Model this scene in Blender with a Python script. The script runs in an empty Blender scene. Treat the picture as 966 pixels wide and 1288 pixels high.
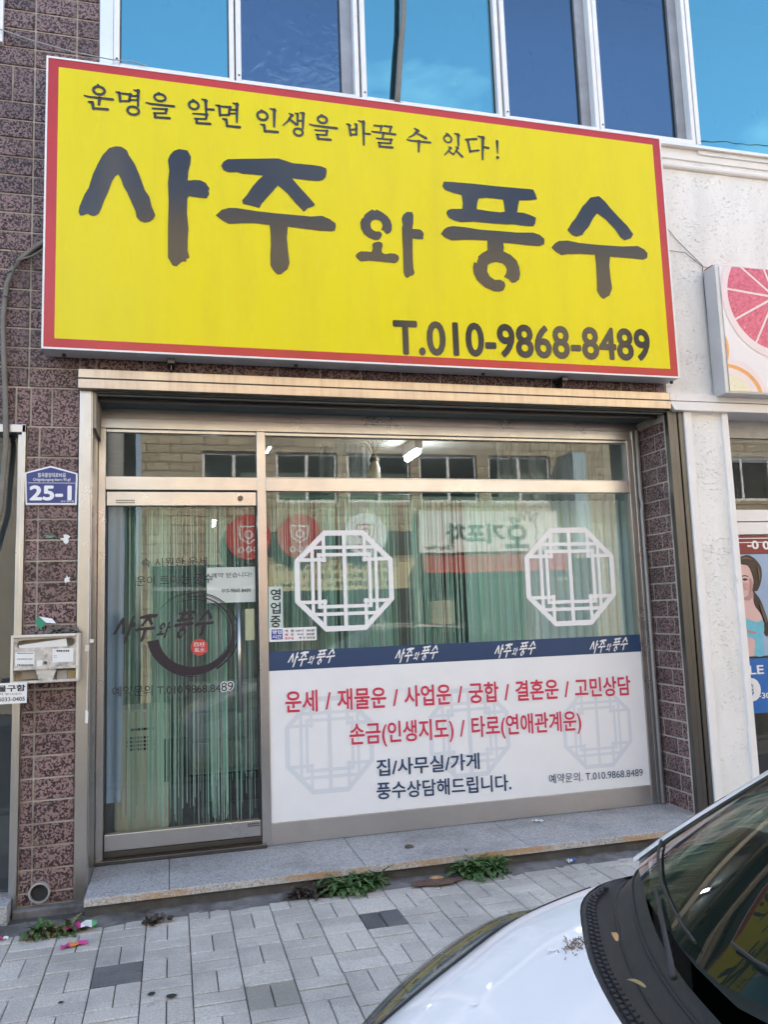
import bpy, bmesh, math, random
from mathutils import Vector, Matrix
R = random.Random(7)
scene = bpy.context.scene
COL = scene.collection

# ------------------------------------------------------------------ camera
F_PX, W_PX, H_PX = 1008.518, 966.0, 1288.0
CR = Vector((0.96666618, -0.25371792, -0.03440529))
CU = Vector((0.00210469, -0.12649601, 0.99196488))
CF = Vector((0.25603139, 0.95897131, 0.12174542))
CAM = Vector((0, 0, 1.5))
cd = bpy.data.cameras.new('camera')
cam = bpy.data.objects.new('camera', cd)
COL.objects.link(cam)
cam.matrix_world = Matrix(((CR.x, CU.x, -CF.x, CAM.x), (CR.y, CU.y, -CF.y, CAM.y), (CR.z, CU.z, -CF.z, CAM.z), (0, 0, 0, 1)))
cd.sensor_fit = 'VERTICAL'
cd.sensor_height = 36
cd.lens = F_PX / H_PX * 36
cd.clip_start = 0.05
cd.clip_end = 2000
scene.camera = cam

# ------------------------------------------------------------------ light
SUN_EL, SUN_AZ = 39.0, 24.0        # sun behind the shop, a little to its right
w = bpy.data.worlds.new('World')
scene.world = w
w.use_nodes = True
nt = w.node_tree
sky = nt.nodes.new('ShaderNodeTexSky')
sky.sky_type = 'NISHITA'
sky.sun_disc = False
sky.sun_elevation = math.radians(SUN_EL)
sky.sun_rotation = math.radians(SUN_AZ)
sky.air_density = 1.0
sky.dust_density = 2.0
sky.ozone_density = 0.6
bg = nt.nodes['Background']
bg.inputs[1].default_value = 0.15
# thin white clouds drifting over the blue
_tc = nt.nodes.new('ShaderNodeTexCoord')
_mp = nt.nodes.new('ShaderNodeMapping')
_mp.inputs['Scale'].default_value = (1.0, 1.0, 2.6)
_mp.inputs['Location'].default_value = (0.35, 0.1, 0.0)
_cn = nt.nodes.new('ShaderNodeTexNoise')
_cn.inputs['Scale'].default_value = 1.7
_cn.inputs['Detail'].default_value = 8
_cn.inputs['Roughness'].default_value = .58
_cr = nt.nodes.new('ShaderNodeValToRGB')
_cr.color_ramp.elements[0].position = .50
_cr.color_ramp.elements[0].color = (0, 0, 0, 1)
_cr.color_ramp.elements[1].position = .80
_cr.color_ramp.elements[1].color = (.85, .85, .85, 1)
_mx = nt.nodes.new('ShaderNodeMix')
_mx.data_type = 'RGBA'
_mx.inputs[7].default_value = (6.2, 6.2, 6.3, 1)
nt.links.new(_tc.outputs['Generated'], _mp.inputs[0])
nt.links.new(_mp.outputs[0], _cn.inputs['Vector'])
nt.links.new(_cn.outputs['Fac'], _cr.inputs[0])
nt.links.new(_cr.outputs[0], _mx.inputs[0])
nt.links.new(sky.outputs[0], _mx.inputs[6])
nt.links.new(_mx.outputs[2], bg.inputs[0])
sd = bpy.data.lights.new('sun', 'SUN')
sd.energy = 4.6
sd.angle = math.radians(0.5)
sd.color = (1.0, 0.94, 0.85)
sun = bpy.data.objects.new('sun', sd)
COL.objects.link(sun)
_el, _az = math.radians(SUN_EL), math.radians(SUN_AZ)
sun_dir = Vector((math.sin(_az) * math.cos(_el), math.cos(_az) * math.cos(_el), math.sin(_el)))
sun.rotation_euler = sun_dir.to_track_quat('Z', 'Y').to_euler()
vs = scene.view_settings
vs.view_transform = 'Standard'
vs.look = 'None'
vs.exposure = 2.16
vs.gamma = 1.0
vs.use_curve_mapping = False
scene.cycles.max_bounces = 10
scene.cycles.transparent_max_bounces = 24
scene.cycles.caustics_reflective = False
scene.cycles.caustics_refractive = False


# ------------------------------------------------------------------ helpers
def PX(x, y, Y):
    """point of the plane at depth Y seen at photo pixel x, y"""
    d = CF + CR * ((x - W_PX / 2) / F_PX) - CU * ((y - H_PX / 2) / F_PX)
    return CAM + d * (Y / d.y)


def PZ(x, y, Z):
    d = CF + CR * ((x - W_PX / 2) / F_PX) - CU * ((y - H_PX / 2) / F_PX)
    return CAM + d * ((Z - CAM.z) / d.z)


class MB:
    def __init__(s):
        s.v, s.f, s.m = [], [], []

    def quad(s, pts, mi=0):
        n = len(s.v)
        s.v += [tuple(p) for p in pts]
        s.f.append(tuple(range(n, n + len(pts))))
        s.m.append(mi)

    def box(s, x0, x1, y0, y1, z0, z1, mi=0):
        n = len(s.v)
        s.v += [(x0, y0, z0), (x1, y0, z0), (x1, y1, z0), (x0, y1, z0), (x0, y0, z1), (x1, y0, z1), (x1, y1, z1), (x0, y1, z1)]
        for q in ((0, 3, 2, 1), (4, 5, 6, 7), (0, 1, 5, 4), (1, 2, 6, 5), (2, 3, 7, 6), (3, 0, 4, 7)):
            s.f.append(tuple(n + i for i in q))
            s.m.append(mi)

    def tube(s, pts, r, seg=10, mi=0, cap=True):
        pts = [Vector(p) for p in pts]
        rr = r if isinstance(r, (list, tuple)) else [r] * len(pts)
        n0 = len(s.v)
        up = None
        for i, p in enumerate(pts):
            t = (pts[min(i + 1, len(pts) - 1)] - pts[max(i - 1, 0)]).normalized()
            if up is None:
                up = Vector((0, 0, 1)) if abs(t.z) < .9 else Vector((1, 0, 0))
            a = t.cross(up)
            if a.length < 1e-4:
                a = t.cross(Vector((0.3, 1, 0.2)))
            a.normalize()
            b = a.cross(t).normalized()
            up = b
            for k in range(seg):
                th = 2 * math.pi * k / seg
                s.v.append(tuple(p + (a * math.cos(th) + b * math.sin(th)) * rr[i]))
        for i in range(len(pts) - 1):
            for k in range(seg):
                k2 = (k + 1) % seg
                s.f.append((n0 + i * seg + k, n0 + i * seg + k2, n0 + (i + 1) * seg + k2, n0 + (i + 1) * seg + k))
                s.m.append(mi)
        if cap:
            s.f.append(tuple(n0 + k for k in reversed(range(seg))))
            s.f.append(tuple(n0 + (len(pts) - 1) * seg + k for k in range(seg)))
            s.m += [mi, mi]

    def prism(s, poly, y0, y1, mi=0):
        """poly: (x, z) list, counter-clockwise seen from -y; extruded from y0 (front) to y1"""
        n = len(s.v)
        k = len(poly)
        s.v += [(x, y0, z) for x, z in poly] + [(x, y1, z) for x, z in poly]
        s.f.append(tuple(range(n, n + k)))
        s.f.append(tuple(range(n + 2 * k - 1, n + k - 1, -1)))
        s.m += [mi, mi]
        for i in range(k):
            j = (i + 1) % k
            s.f.append((n + i, n + k + i, n + k + j, n + j))
            s.m.append(mi)

    def grid(s, rows, mi=0, flip=False):
        n = len(s.v)
        k = len(rows[0])
        for r in rows:
            s.v += [tuple(p) for p in r]
        for i in range(len(rows) - 1):
            for j in range(k - 1):
                q = (n + i * k + j, n + i * k + j + 1, n + (i + 1) * k + j + 1, n + (i + 1) * k + j)
                s.f.append(q[::-1] if flip else q)
                s.m.append(mi)

    def build(s, name, mats, parent=None, bevel=0, smooth=False, segs=2):
        me = bpy.data.meshes.new(name)
        me.from_pydata(s.v, [], s.f)
        if not isinstance(mats, (list, tuple)):
            mats = [mats]
        for m in mats:
            me.materials.append(m)
        for p, mi in zip(me.polygons, s.m):
            p.material_index = mi
            p.use_smooth = smooth
        me.validate()
        return link(name, me, parent, bevel, segs)


def link(name, me, parent=None, bevel=0, segs=2):
    o = bpy.data.objects.new(name, me)
    COL.objects.link(o)
    if parent:
        adopt(o, parent)
    if bevel:
        b = o.modifiers.new('bevel', 'BEVEL')
        b.width = bevel
        b.segments = segs
        b.limit_method = 'ANGLE'
        b.angle_limit = math.radians(40)
        b.harden_normals = False
    return o


def wm(o):
    m = o.matrix_basis.copy()
    if o.parent:
        m = wm(o.parent) @ o.matrix_parent_inverse @ m
    return m


def adopt(o, parent):
    o.parent = parent
    o.matrix_parent_inverse = wm(parent).inverted()


def thing(name, label, cat, loc, group=None):
    o = bpy.data.objects.new(name, None)
    o.empty_display_size = 0.1
    COL.objects.link(o)
    o.location = loc
    o['label'] = label
    o['category'] = cat
    if group:
        o['group'] = group
    return o


def tag(o, label, cat, group=None, kind=None):
    """a top-level thing that is one mesh: origin moves to the middle of its base"""
    if kind == 'structure':
        o['kind'] = kind
        return o
    xs = [v.co for v in o.data.vertices]
    c = Vector(((min(v.x for v in xs) + max(v.x for v in xs)) / 2, (min(v.y for v in xs) + max(v.y for v in xs)) / 2, min(v.z for v in xs)))
    o.data.transform(Matrix.Translation(-c))
    o.location = c
    o['label'] = label
    o['category'] = cat
    if group:
        o['group'] = group
    if kind:
        o['kind'] = kind
    return o


def text_mesh(body, spacing=1.0, wspace=1.0):
    cu = bpy.data.curves.new('lettering', 'FONT')
    cu.body = body
    cu.space_character = spacing
    cu.space_word = wspace
    cu.resolution_u = 4
    o = bpy.data.objects.new('lettering', cu)
    COL.objects.link(o)
    bpy.context.view_layer.update()
    dg = bpy.context.evaluated_depsgraph_get()
    me = bpy.data.meshes.new_from_object(o.evaluated_get(dg))
    bpy.data.objects.remove(o)
    bpy.data.curves.remove(cu)
    return me


def put_text(mb, body, x0, x1, z0, z1, Y, facing=-1, bold=0.0, mi=0, outline=None, omi=1, spacing=1.0, dz=0.0, wspace=1.0):
    """letters filling the rectangle x0..x1, z0..z1 of the plane at depth Y; dz lifts the right end.
    Heavier strokes and outlines are thin layers of the same letters shifted sideways, each a hair behind the last."""
    me = text_mesh(body, spacing, wspace)
    co = [v.co.copy() for v in me.vertices]
    pol = [tuple(p.vertices) for p in me.polygons]
    bpy.data.meshes.remove(me)
    ax, bx = min(c.x for c in co), max(c.x for c in co)
    ay, by = min(c.y for c in co), max(c.y for c in co)
    layers = [(0.0, 0.0, 0.0, mi)]
    if bold:
        layers += [(bold * math.cos(a), bold * math.sin(a), .00005 * (k + 1), mi) for k, a in enumerate(2 * math.pi * i / 8 for i in range(8))]
    if outline:
        layers += [(outline * math.cos(a), outline * math.sin(a), .0010 + .00005 * k, omi) for k, a in enumerate(2 * math.pi * i / 12 for i in range(12))]
    for sx, sy, dep, k in layers:
        n = len(mb.v)
        for c in co:
            u = (c.x + sx - ax) / (bx - ax)
            X = x0 + u * (x1 - x0) if facing < 0 else x1 - u * (x1 - x0)
            mb.v.append((X, Y - facing * dep, z0 + (c.y + sy - ay) / (by - ay) * (z1 - z0) + dz * u))
        for p in pol:
            mb.f.append(tuple(n + i for i in p))
            mb.m.append(k)


def text_px(mb, body, a, b, hpx, Y, **kw):
    """letters on the plane at depth Y, middle of left end at photo pixel a, of right end at b"""
    A, B = PX(a[0], a[1], Y), PX(b[0], b[1], Y)
    h = (PX(a[0], a[1] - hpx / 2, Y) - PX(a[0], a[1] + hpx / 2, Y)).z
    put_text(mb, body, A.x, B.x, A.z - h / 2, A.z + h / 2, Y, dz=B.z - A.z, **kw)


def flat_poly(mb, pts, Y, mi=0, holes=()):
    """a flat shape with holes on the plane at depth Y, pts are (x, z); triangulated"""
    bm = bmesh.new()
    edges = []
    for loop in [pts] + list(holes):
        vv = [bm.verts.new((x, Y, z)) for x, z in loop]
        for i in range(len(vv)):
            edges.append(bm.edges.new((vv[i], vv[(i + 1) % len(vv)])))
    bmesh.ops.triangle_fill(bm, use_beauty=True, use_dissolve=False, edges=edges, normal=(0, -1, 0))
    n = len(mb.v)
    bm.verts.index_update()
    mb.v += [tuple(v.co) for v in bm.verts]
    for f in bm.faces:
        f.normal_update()
        idx = [n + v.index for v in f.verts]
        mb.f.append(tuple(idx if f.normal.y < 0 else idx[::-1]))
        mb.m.append(mi)
    bm.free()


def stroke(mb, pts, w0, w1, Y, mi=0, facing=-1):
    """a brush stroke along (x, z) points with a width going from w0 to w1, round-ended"""
    P = [Vector((p[0], p[1])) for p in pts]
    n = len(P)
    L, Rr = [], []
    for i, p in enumerate(P):
        t = (P[min(i + 1, n - 1)] - P[max(i - 1, 0)])
        if t.length < 1e-7:
            t = Vector((1, 0))
        t.normalize()
        nn = Vector((-t.y, t.x)) * ((w0 + (w1 - w0) * i / max(1, n - 1)) / 2)
        L.append(p + nn)
        Rr.append(p - nn)
    for i in range(n - 1):
        q = [Rr[i], Rr[i + 1], L[i + 1], L[i]]
        ar = sum(q[k].x * q[(k + 1) % 4].y - q[(k + 1) % 4].x * q[k].y for k in range(4))
        if (ar < 0) == (facing < 0):
            q.reverse()
        mb.quad([(v.x, Y, v.y) for v in q], mi)
    for p, ww in ((P[0], w0), (P[-1], w1)):
        c = [(p.x + ww / 2 * math.cos(k * math.pi / 4), Y + 0.0002 * facing * -1, p.y + ww / 2 * math.sin(k * math.pi / 4)) for k in range(8)]
        mb.quad(c if facing < 0 else c[::-1], mi)


def ring(mb, cx, cz, rx, rz, w, Y, mi=0, seg=20, a0=0.0, a1=2 * math.pi, facing=-1, w1=None):
    w1 = w if w1 is None else w1
    for k in range(seg):
        q = []
        for kk, o in ((k, 1), (k + 1, 1), (k + 1, -1), (k, -1)):
            th = a0 + (a1 - a0) * kk / seg
            ww = w + (w1 - w) * kk / seg
            q.append((cx + (rx + o * ww / 2) * math.cos(th), Y, cz + (rz + o * ww / 2) * math.sin(th)))
        ar = sum(q[i][0] * q[(i + 1) % 4][2] - q[(i + 1) % 4][0] * q[i][2] for i in range(4))
        if (ar < 0) == (facing < 0):
            q.reverse()
        mb.quad(q, mi)


# ------------------------------------------------------------------ materials
def nodes_of(name):
    m = bpy.data.materials.new(name)
    m.use_nodes = True
    t = m.node_tree
    return m, t, t.nodes['Principled BSDF']


def N(t, kind, **kw):
    n = t.nodes.new(kind)
    for k, v in kw.items():
        setattr(n, k, v)
    return n


def coords(t, scale=(1, 1, 1), kind='Object'):
    tc = N(t, 'ShaderNodeTexCoord')
    mp = N(t, 'ShaderNodeMapping')
    mp.inputs['Scale'].default_value = scale
    t.links.new(tc.outputs[kind], mp.inputs[0])
    return mp.outputs[0]


def noise(t, vec, scale, detail=4, rough=.55, dist=0):
    n = N(t, 'ShaderNodeTexNoise')
    n.inputs['Scale'].default_value = scale
    n.inputs['Detail'].default_value = detail
    n.inputs['Roughness'].default_value = rough
    n.inputs['Distortion'].default_value = dist
    t.links.new(vec, n.inputs['Vector'])
    return n.outputs['Fac']


def ramp(t, fac, stops, interp='LINEAR'):
    r = N(t, 'ShaderNodeValToRGB')
    r.color_ramp.interpolation = interp
    e = r.color_ramp.elements
    while len(e) < len(stops):
        e.new(.5)
    for k, (p, c) in zip(e, stops):
        k.position = p
        k.color = (c, c, c, 1) if isinstance(c, (int, float)) else (*c, 1)
    t.links.new(fac, r.inputs[0])
    return r.outputs[0]


def mixc(t, fac, a, b, mode='MIX'):
    n = N(t, 'ShaderNodeMix', data_type='RGBA', blend_type=mode)
    for s, v in ((n.inputs[0], fac), (n.inputs[6], a), (n.inputs[7], b)):
        if isinstance(v, (int, float)):
            s.default_value = v
        elif isinstance(v, tuple):
            s.default_value = (*v, 1)
        else:
            t.links.new(v, s)
    return n.outputs[2]


def bump(t, b, h, strength, dist=.01):
    n = N(t, 'ShaderNodeBump')
    n.inputs['Strength'].default_value = strength
    n.inputs['Distance'].default_value = dist
    t.links.new(h, n.inputs['Height'])
    t.links.new(n.outputs[0], b.inputs['Normal'])


def M(name, col, rough=.5, metal=0.0, var=.12, vscale=6, bmp=0.0, bscale=80, spec=.5, coat=0.0, stretch=(1, 1, 1), rvar=0.0, dirt=None):
    m, t, b = nodes_of(name)
    vec = coords(t, stretch)
    f = noise(t, vec, vscale, 6, .6)
    k = ramp(t, f, ((.25, 1 - var), (.75, 1 + var * .5)))
    c = mixc(t, 1.0, tuple(col), k, 'MULTIPLY')
    if dirt:
        dcol, lo, hi, ds, dst = dirt
        f2 = noise(t, coords(t, dst), ds, 7, .65)
        c = mixc(t, ramp(t, f2, ((lo, 0.0), (hi, 1.0))), c, tuple(dcol))
    t.links.new(c, b.inputs['Base Color'])
    b.inputs['Roughness'].default_value = rough
    if rvar:
        t.links.new(ramp(t, noise(t, vec, vscale * 2.3, 5), ((.3, max(0.02, rough - rvar)), (.7, rough + rvar))), b.inputs['Roughness'])
    b.inputs['Metallic'].default_value = metal
    b.inputs['Specular IOR Level'].default_value = spec
    b.inputs['Coat Weight'].default_value = coat
    b.inputs['Coat Roughness'].default_value = .05
    if bmp:
        bump(t, b, noise(t, coords(t), bscale, 5), bmp, .004)
    return m


def island_value(t):
    g = N(t, 'ShaderNodeNewGeometry')
    return g.outputs['Random Per Island']


def mat_tile():
    m, t, b = nodes_of('speckled_purple_tile')
    vec = coords(t)
    f = noise(t, vec, 86, 2.0, .5, .5)
    k = ramp(t, f, ((.47, (.022, .007, .010)), (.525, (.27, .175, .165))))
    g = noise(t, vec, 14, 4)
    k = mixc(t, ramp(t, g, ((.35, 0.0), (.75, .35))), k, (.16, .12, .12))
    iv = ramp(t, island_value(t), ((0, .70), (.5, .95), (1, 1.12)))
    gr = noise(t, coords(t, (1, 1, .5)), 2.4, 6, .65)
    k = mixc(t, ramp(t, gr, ((.50, 0.0), (.75, .5))), k, (.085, .062, .055))
    k = mixc(t, 1.0, k, iv, 'MULTIPLY')
    t.links.new(k, b.inputs['Base Color'])
    t.links.new(ramp(t, island_value(t), ((0, .36), (1, .55))), b.inputs['Roughness'])
    b.inputs['Specular IOR Level'].default_value = .32
    bump(t, b, f, .12, .003)
    return m


def mat_paver(name, c0, c1):
    m, t, b = nodes_of(name)
    vec = coords(t)
    f = noise(t, vec, 120, 5, .75)
    k = ramp(t, f, ((.36, c0), (.62, c1)))
    k = mixc(t, 1.0, k, ramp(t, island_value(t), ((0, .84), (.5, .97), (1, 1.08))), 'MULTIPLY')
    g = noise(t, vec, 1.7, 7, .68)
    k = mixc(t, ramp(t, g, ((.44, 0.0), (.68, .62))), k, (.22, .21, .20))
    s = noise(t, vec, 9, 5, .7)
    k = mixc(t, ramp(t, s, ((.60, 0.0), (.75, .5))), k, (.10, .095, .09))
    t.links.new(k, b.inputs['Base Color'])
    b.inputs['Roughness'].default_value = .82
    bump(t, b, f, .5, .003)
    return m


def mat_granite(name, base, dark, warm=None):
    m, t, b = nodes_of(name)
    vec = coords(t)
    f = noise(t, vec, 110, 5, .8)
    k = ramp(t, f, ((.38, dark), (.5, base), (.62, tuple(min(1, c * 1.35) for c in base))))
    g = noise(t, vec, 3.2, 6, .65)
    k = mixc(t, ramp(t, g, ((.48, 0.0), (.75, .6))), k, (.13, .12, .115))
    if warm:
        h = noise(t, coords(t, (1, 1, 4)), 2.1, 5, .6)
        k = mixc(t, ramp(t, h, ((.48, 0.0), (.60, .75))), k, warm)
    t.links.new(k, b.inputs['Base Color'])
    b.inputs['Roughness'].default_value = .6
    bump(t, b, f, .25, .002)
    return m


def mat_stucco():
    m, t, b = nodes_of('white_stucco')
    vec = coords(t)
    f = noise(t, coords(t, (1, 1, 3.2)), 42, 5, .7, .5)
    patch = noise(t, vec, 4, 3)
    pit = ramp(t, mixc(t, .18, f, patch), ((.365, 0.0), (.405, 1.0)))
    g = noise(t, coords(t, (1, 1, .35)), 5, 6, .6)
    base = mixc(t, ramp(t, g, ((.40, 0.0), (.8, .7))), (.82, .81, .785), (.62, .61, .59))
    k = mixc(t, pit, (.58, .56, .54), base)
    t.links.new(k, b.inputs['Base Color'])
    b.inputs['Roughness'].default_value = .85
    bump(t, b, mixc(t, .5, pit, noise(t, vec, 90, 5, .6)), .9, .006)
    return m


def mat_steel(name, col=(.60, .57, .54), rough=.27, brush=(1, 1, 60), stain=None):
    m, t, b = nodes_of(name)
    f = noise(t, coords(t, brush), 9, 4, .6)
    g = noise(t, coords(t), 4.5, 6, .6)
    k = mixc(t, ramp(t, g, ((.45, 0.0), (.85, .5))), col, tuple(c * .72 for c in col))
    k = mixc(t, 1.0, k, ramp(t, f, ((.3, .95), (.7, 1.03))), 'MULTIPLY')
    sp_ = noise(t, coords(t), 55, 4, .6)
    k = mixc(t, ramp(t, sp_, ((.72, 0.0), (.82, .3))), k, (.16, .12, .10))
    if stain:
        s_ = noise(t, coords(t, (14, 14, .8)), 2.2, 6, .7)
        k = mixc(t, ramp(t, s_, ((.45, 0.0), (.80, .55))), k, stain)
    t.links.new(k, b.inputs['Base Color'])
    b.inputs['Metallic'].default_value = 1
    t.links.new(ramp(t, g, ((.3, rough - .04), (.7, rough + .06))), b.inputs['Roughness'])
    bump(t, b, noise(t, coords(t), 6, 2), .05, .01)
    return m


def mat_glass(name, ior=1.9, tint=(1, 1, 1), wob=.0, refl=(1, 1, 1), base=0.0):
    """thin pane: clear but for a Fresnel mirror on top"""
    m = bpy.data.materials.new(name)
    m.use_nodes = True
    t = m.node_tree
    t.nodes.clear()
    out = N(t, 'ShaderNodeOutputMaterial')
    mx = N(t, 'ShaderNodeMixShader')
    tr = N(t, 'ShaderNodeBsdfTransparent')
    tr.inputs[0].default_value = (*tint, 1)
    gl = N(t, 'ShaderNodeBsdfGlossy')
    gl.inputs['Color'].default_value = (*refl, 1)
    gl.inputs['Roughness'].default_value = 0.0
    # abs-cosine fresnel that is the same from either side
    g = N(t, 'ShaderNodeNewGeometry')
    dt = N(t, 'ShaderNodeVectorMath', operation='DOT_PRODUCT')
    t.links.new(g.outputs['Incoming'], dt.inputs[0])
    t.links.new(g.outputs['True Normal'], dt.inputs[1])
    ab = N(t, 'ShaderNodeMath', operation='ABSOLUTE')
    t.links.new(dt.outputs['Value'], ab.inputs[0])
    om = N(t, 'ShaderNodeMath', operation='SUBTRACT')
    om.inputs[0].default_value = 1
    t.links.new(ab.outputs[0], om.inputs[1])
    pw = N(t, 'ShaderNodeMath', operation='POWER')
    pw.inputs[1].default_value = 5
    t.links.new(om.outputs[0], pw.inputs[0])
    f0 = max(((ior - 1) / (ior + 1)) ** 2, base)
    ma = N(t, 'ShaderNodeMath', operation='MULTIPLY_ADD')
    ma.inputs[1].default_value = 1 - f0
    ma.inputs[2].default_value = f0
    t.links.new(pw.outputs[0], ma.inputs[0])
    t.links.new(ma.outputs[0], mx.inputs[0])
    t.links.new(tr.outputs[0], mx.inputs[1])
    t.links.new(gl.outputs[0], mx.inputs[2])
    t.links.new(mx.outputs[0], out.inputs[0])
    if wob:
        bp = N(t, 'ShaderNodeBump')
        bp.inputs['Strength'].default_value = wob
        bp.inputs['Distance'].default_value = .004
        t.links.new(noise(t, coords(t), 9.0 if wob > .3 else 3.0, 2, .5, 1.0 if wob > .3 else 0), bp.inputs['Height'])
        t.links.new(bp.outputs[0], gl.inputs['Normal'])
    return m


def mat_cloth(name, cols, through=.5, clear=0.0):
    """thin strings or sheers: diffuse + translucent, a colour of its own per strand"""
    m = bpy.data.materials.new(name)
    m.use_nodes = True
    t = m.node_tree
    t.nodes.clear()
    out = N(t, 'ShaderNodeOutputMaterial')
    k = ramp(t, island_value(t), [(i / max(1, len(cols) - 1), c) for i, c in enumerate(cols)])
    d = N(t, 'ShaderNodeBsdfDiffuse')
    l = N(t, 'ShaderNodeBsdfTranslucent')
    t.links.new(k, d.inputs[0])
    t.links.new(k, l.inputs[0])
    mx = N(t, 'ShaderNodeMixShader')
    mx.inputs[0].default_value = through
    t.links.new(d.outputs[0], mx.inputs[1])
    t.links.new(l.outputs[0], mx.inputs[2])
    last = mx.outputs[0]
    if clear:
        tr = N(t, 'ShaderNodeBsdfTransparent')
        m2 = N(t, 'ShaderNodeMixShader')
        wv = noise(t, coords(t, (1, 1, .02)), 160, 2)
        t.links.new(ramp(t, wv, ((.3, clear * .6), (.7, min(1, clear * 1.5)))), m2.inputs[0])
        t.links.new(last, m2.inputs[1])
        t.links.new(tr.outputs[0], m2.inputs[2])
        last = m2.outputs[0]
    t.links.new(last, out.inputs[0])
    return m


def mat_emit(name, col, e):
    m, t, b = nodes_of(name)
    b.inputs['Base Color'].default_value = (.8, .8, .8, 1)
    b.inputs['Emission Color'].default_value = (*col, 1)
    b.inputs['Emission Strength'].default_value = e
    return m


def mat_stone_wall():
    m, t, b = nodes_of('cream_stone_cladding')
    br = N(t, 'ShaderNodeTexBrick')
    tc = N(t, 'ShaderNodeTexCoord')
    sp = N(t, 'ShaderNodeSeparateXYZ')
    cb = N(t, 'ShaderNodeCombineXYZ')
    t.links.new(tc.outputs['Object'], sp.inputs[0])
    t.links.new(sp.outputs['X'], cb.inputs['X'])
    t.links.new(sp.outputs['Z'], cb.inputs['Y'])
    wv = N(t, 'ShaderNodeVectorMath', operation='ADD')
    sc = N(t, 'ShaderNodeTexNoise')
    sc.inputs['Scale'].default_value = 5
    t.links.new(tc.outputs['Object'], sc.inputs['Vector'])
    ml = N(t, 'ShaderNodeVectorMath', operation='SCALE')
    ml.inputs['Scale'].default_value = .06
    t.links.new(sc.outputs['Color'], ml.inputs[0])
    t.links.new(cb.outputs[0], wv.inputs[0])
    t.links.new(ml.outputs[0], wv.inputs[1])
    t.links.new(wv.outputs[0], br.inputs['Vector'])
    br.inputs['Scale'].default_value = 1
    br.inputs['Brick Width'].default_value = .42
    br.inputs['Row Height'].default_value = .17
    br.inputs['Mortar Size'].default_value = .013
    br.inputs['Mortar Smooth'].default_value = .4
    br.inputs['Color1'].default_value = (.54, .46, .31, 1)
    br.inputs['Color2'].default_value = (.40, .335, .225, 1)
    br.inputs['Mortar'].default_value = (.17, .14, .10, 1)
    k = mixc(t, 1.0, br.outputs['Color'], ramp(t, noise(t, coords(t), 18, 6, .65), ((.3, .65), (.7, 1.15))), 'MULTIPLY')
    t.links.new(k, b.inputs['Base Color'])
    b.inputs['Roughness'].default_value = .85
    bump(t, b, br.outputs['Fac'], -.8, .02)
    return m


def mat_leaf(name, a, b_):
    m, t, b = nodes_of(name)
    k = ramp(t, island_value(t), ((0, a), (1, b_)))
    k = mixc(t, 1.0, k, ramp(t, noise(t, coords(t), 60, 4), ((.3, .7), (.7, 1.2))), 'MULTIPLY')
    t.links.new(k, b.inputs['Base Color'])
    b.inputs['Roughness'].default_value = .55
    b.inputs['Transmission Weight'].default_value = 0
    return m


m_tile = mat_tile()
m_grout = M('tile_grout', (.52, .46, .40), .9, var=.3, vscale=20, bmp=.3, dirt=((.20, .17, .14), .45, .70, 5, (1, 1, 1)))
m_stucco = mat_stucco()
m_trim = M('white_painted_trim', (.80, .78, .77), .5, var=.06, dirt=((.45, .42, .40), .62, .80, 9, (1, 1, .5)))
m_steel = mat_steel('brushed_stainless', (.55, .54, .535), .29)
m_steel_v = mat_steel('brushed_stainless_upright', (.48, .468, .462), .30, (60, 60, 1))
m_steel_old = mat_steel('stained_stainless', (.50, .43, .36), .34, (60, 60, 1), (.24, .18, .13))
m_steel_dark = mat_steel('dull_stainless', (.125, .122, .12), .38, (60, 60, 1))
m_alu = M('pale_aluminium', (.80, .80, .80), .35, .0, var=.08)
m_alu_b = M('bare_aluminium', (.72, .72, .74), .35, .6, var=.08)
m_alu_dark = M('weathered_aluminium', (.33, .34, .36), .5, .5, var=.25)
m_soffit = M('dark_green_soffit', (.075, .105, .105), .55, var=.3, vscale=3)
m_rubber = M('black_rubber', (.02, .02, .022), .6)
m_gapd = M('dark_gap', (.03, .03, .032), .8)
m_granite = mat_granite('grey_granite_slab', (.40, .395, .39), (.15, .145, .145))
m_granite_edge = mat_granite('worn_granite_edge', (.44, .41, .38), (.20, .18, .16), (.42, .23, .08))
m_conc = M('dirty_concrete', (.21, .20, .195), .92, var=.35, vscale=7, bmp=.6, bscale=120, dirt=((.055, .048, .042), .42, .66, 5, (1, 1, 1)))
m_asphalt = M('asphalt', (.05, .05, .052), .9, var=.3, vscale=30, bmp=.5, bscale=200)
m_joint = M('joint_sand', (.075, .07, .065), .95, var=.3, vscale=30, bmp=.5)
m_pav = mat_paver('grey_paver', (.38, .355, .32), (.66, .62, .56))
m_pav_dark = mat_paver('charcoal_paver', (.075, .075, .08), (.14, .14, .145))
m_pav_tan = mat_paver('sand_paver', (.27, .25, .21), (.44, .42, .36))
m_glass = mat_glass('shop_glass', 1.68, (.93, .97, .95), .05)
m_glass_up = mat_glass('reflective_window_glass', 1.9, (.30, .42, .5), .14, (.23, .56, .60), .62)
m_glass_scr = mat_glass('screened_window_glass', 1.9, (.22, .32, .42), .5, (.40, .60, .84), .22)
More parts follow.
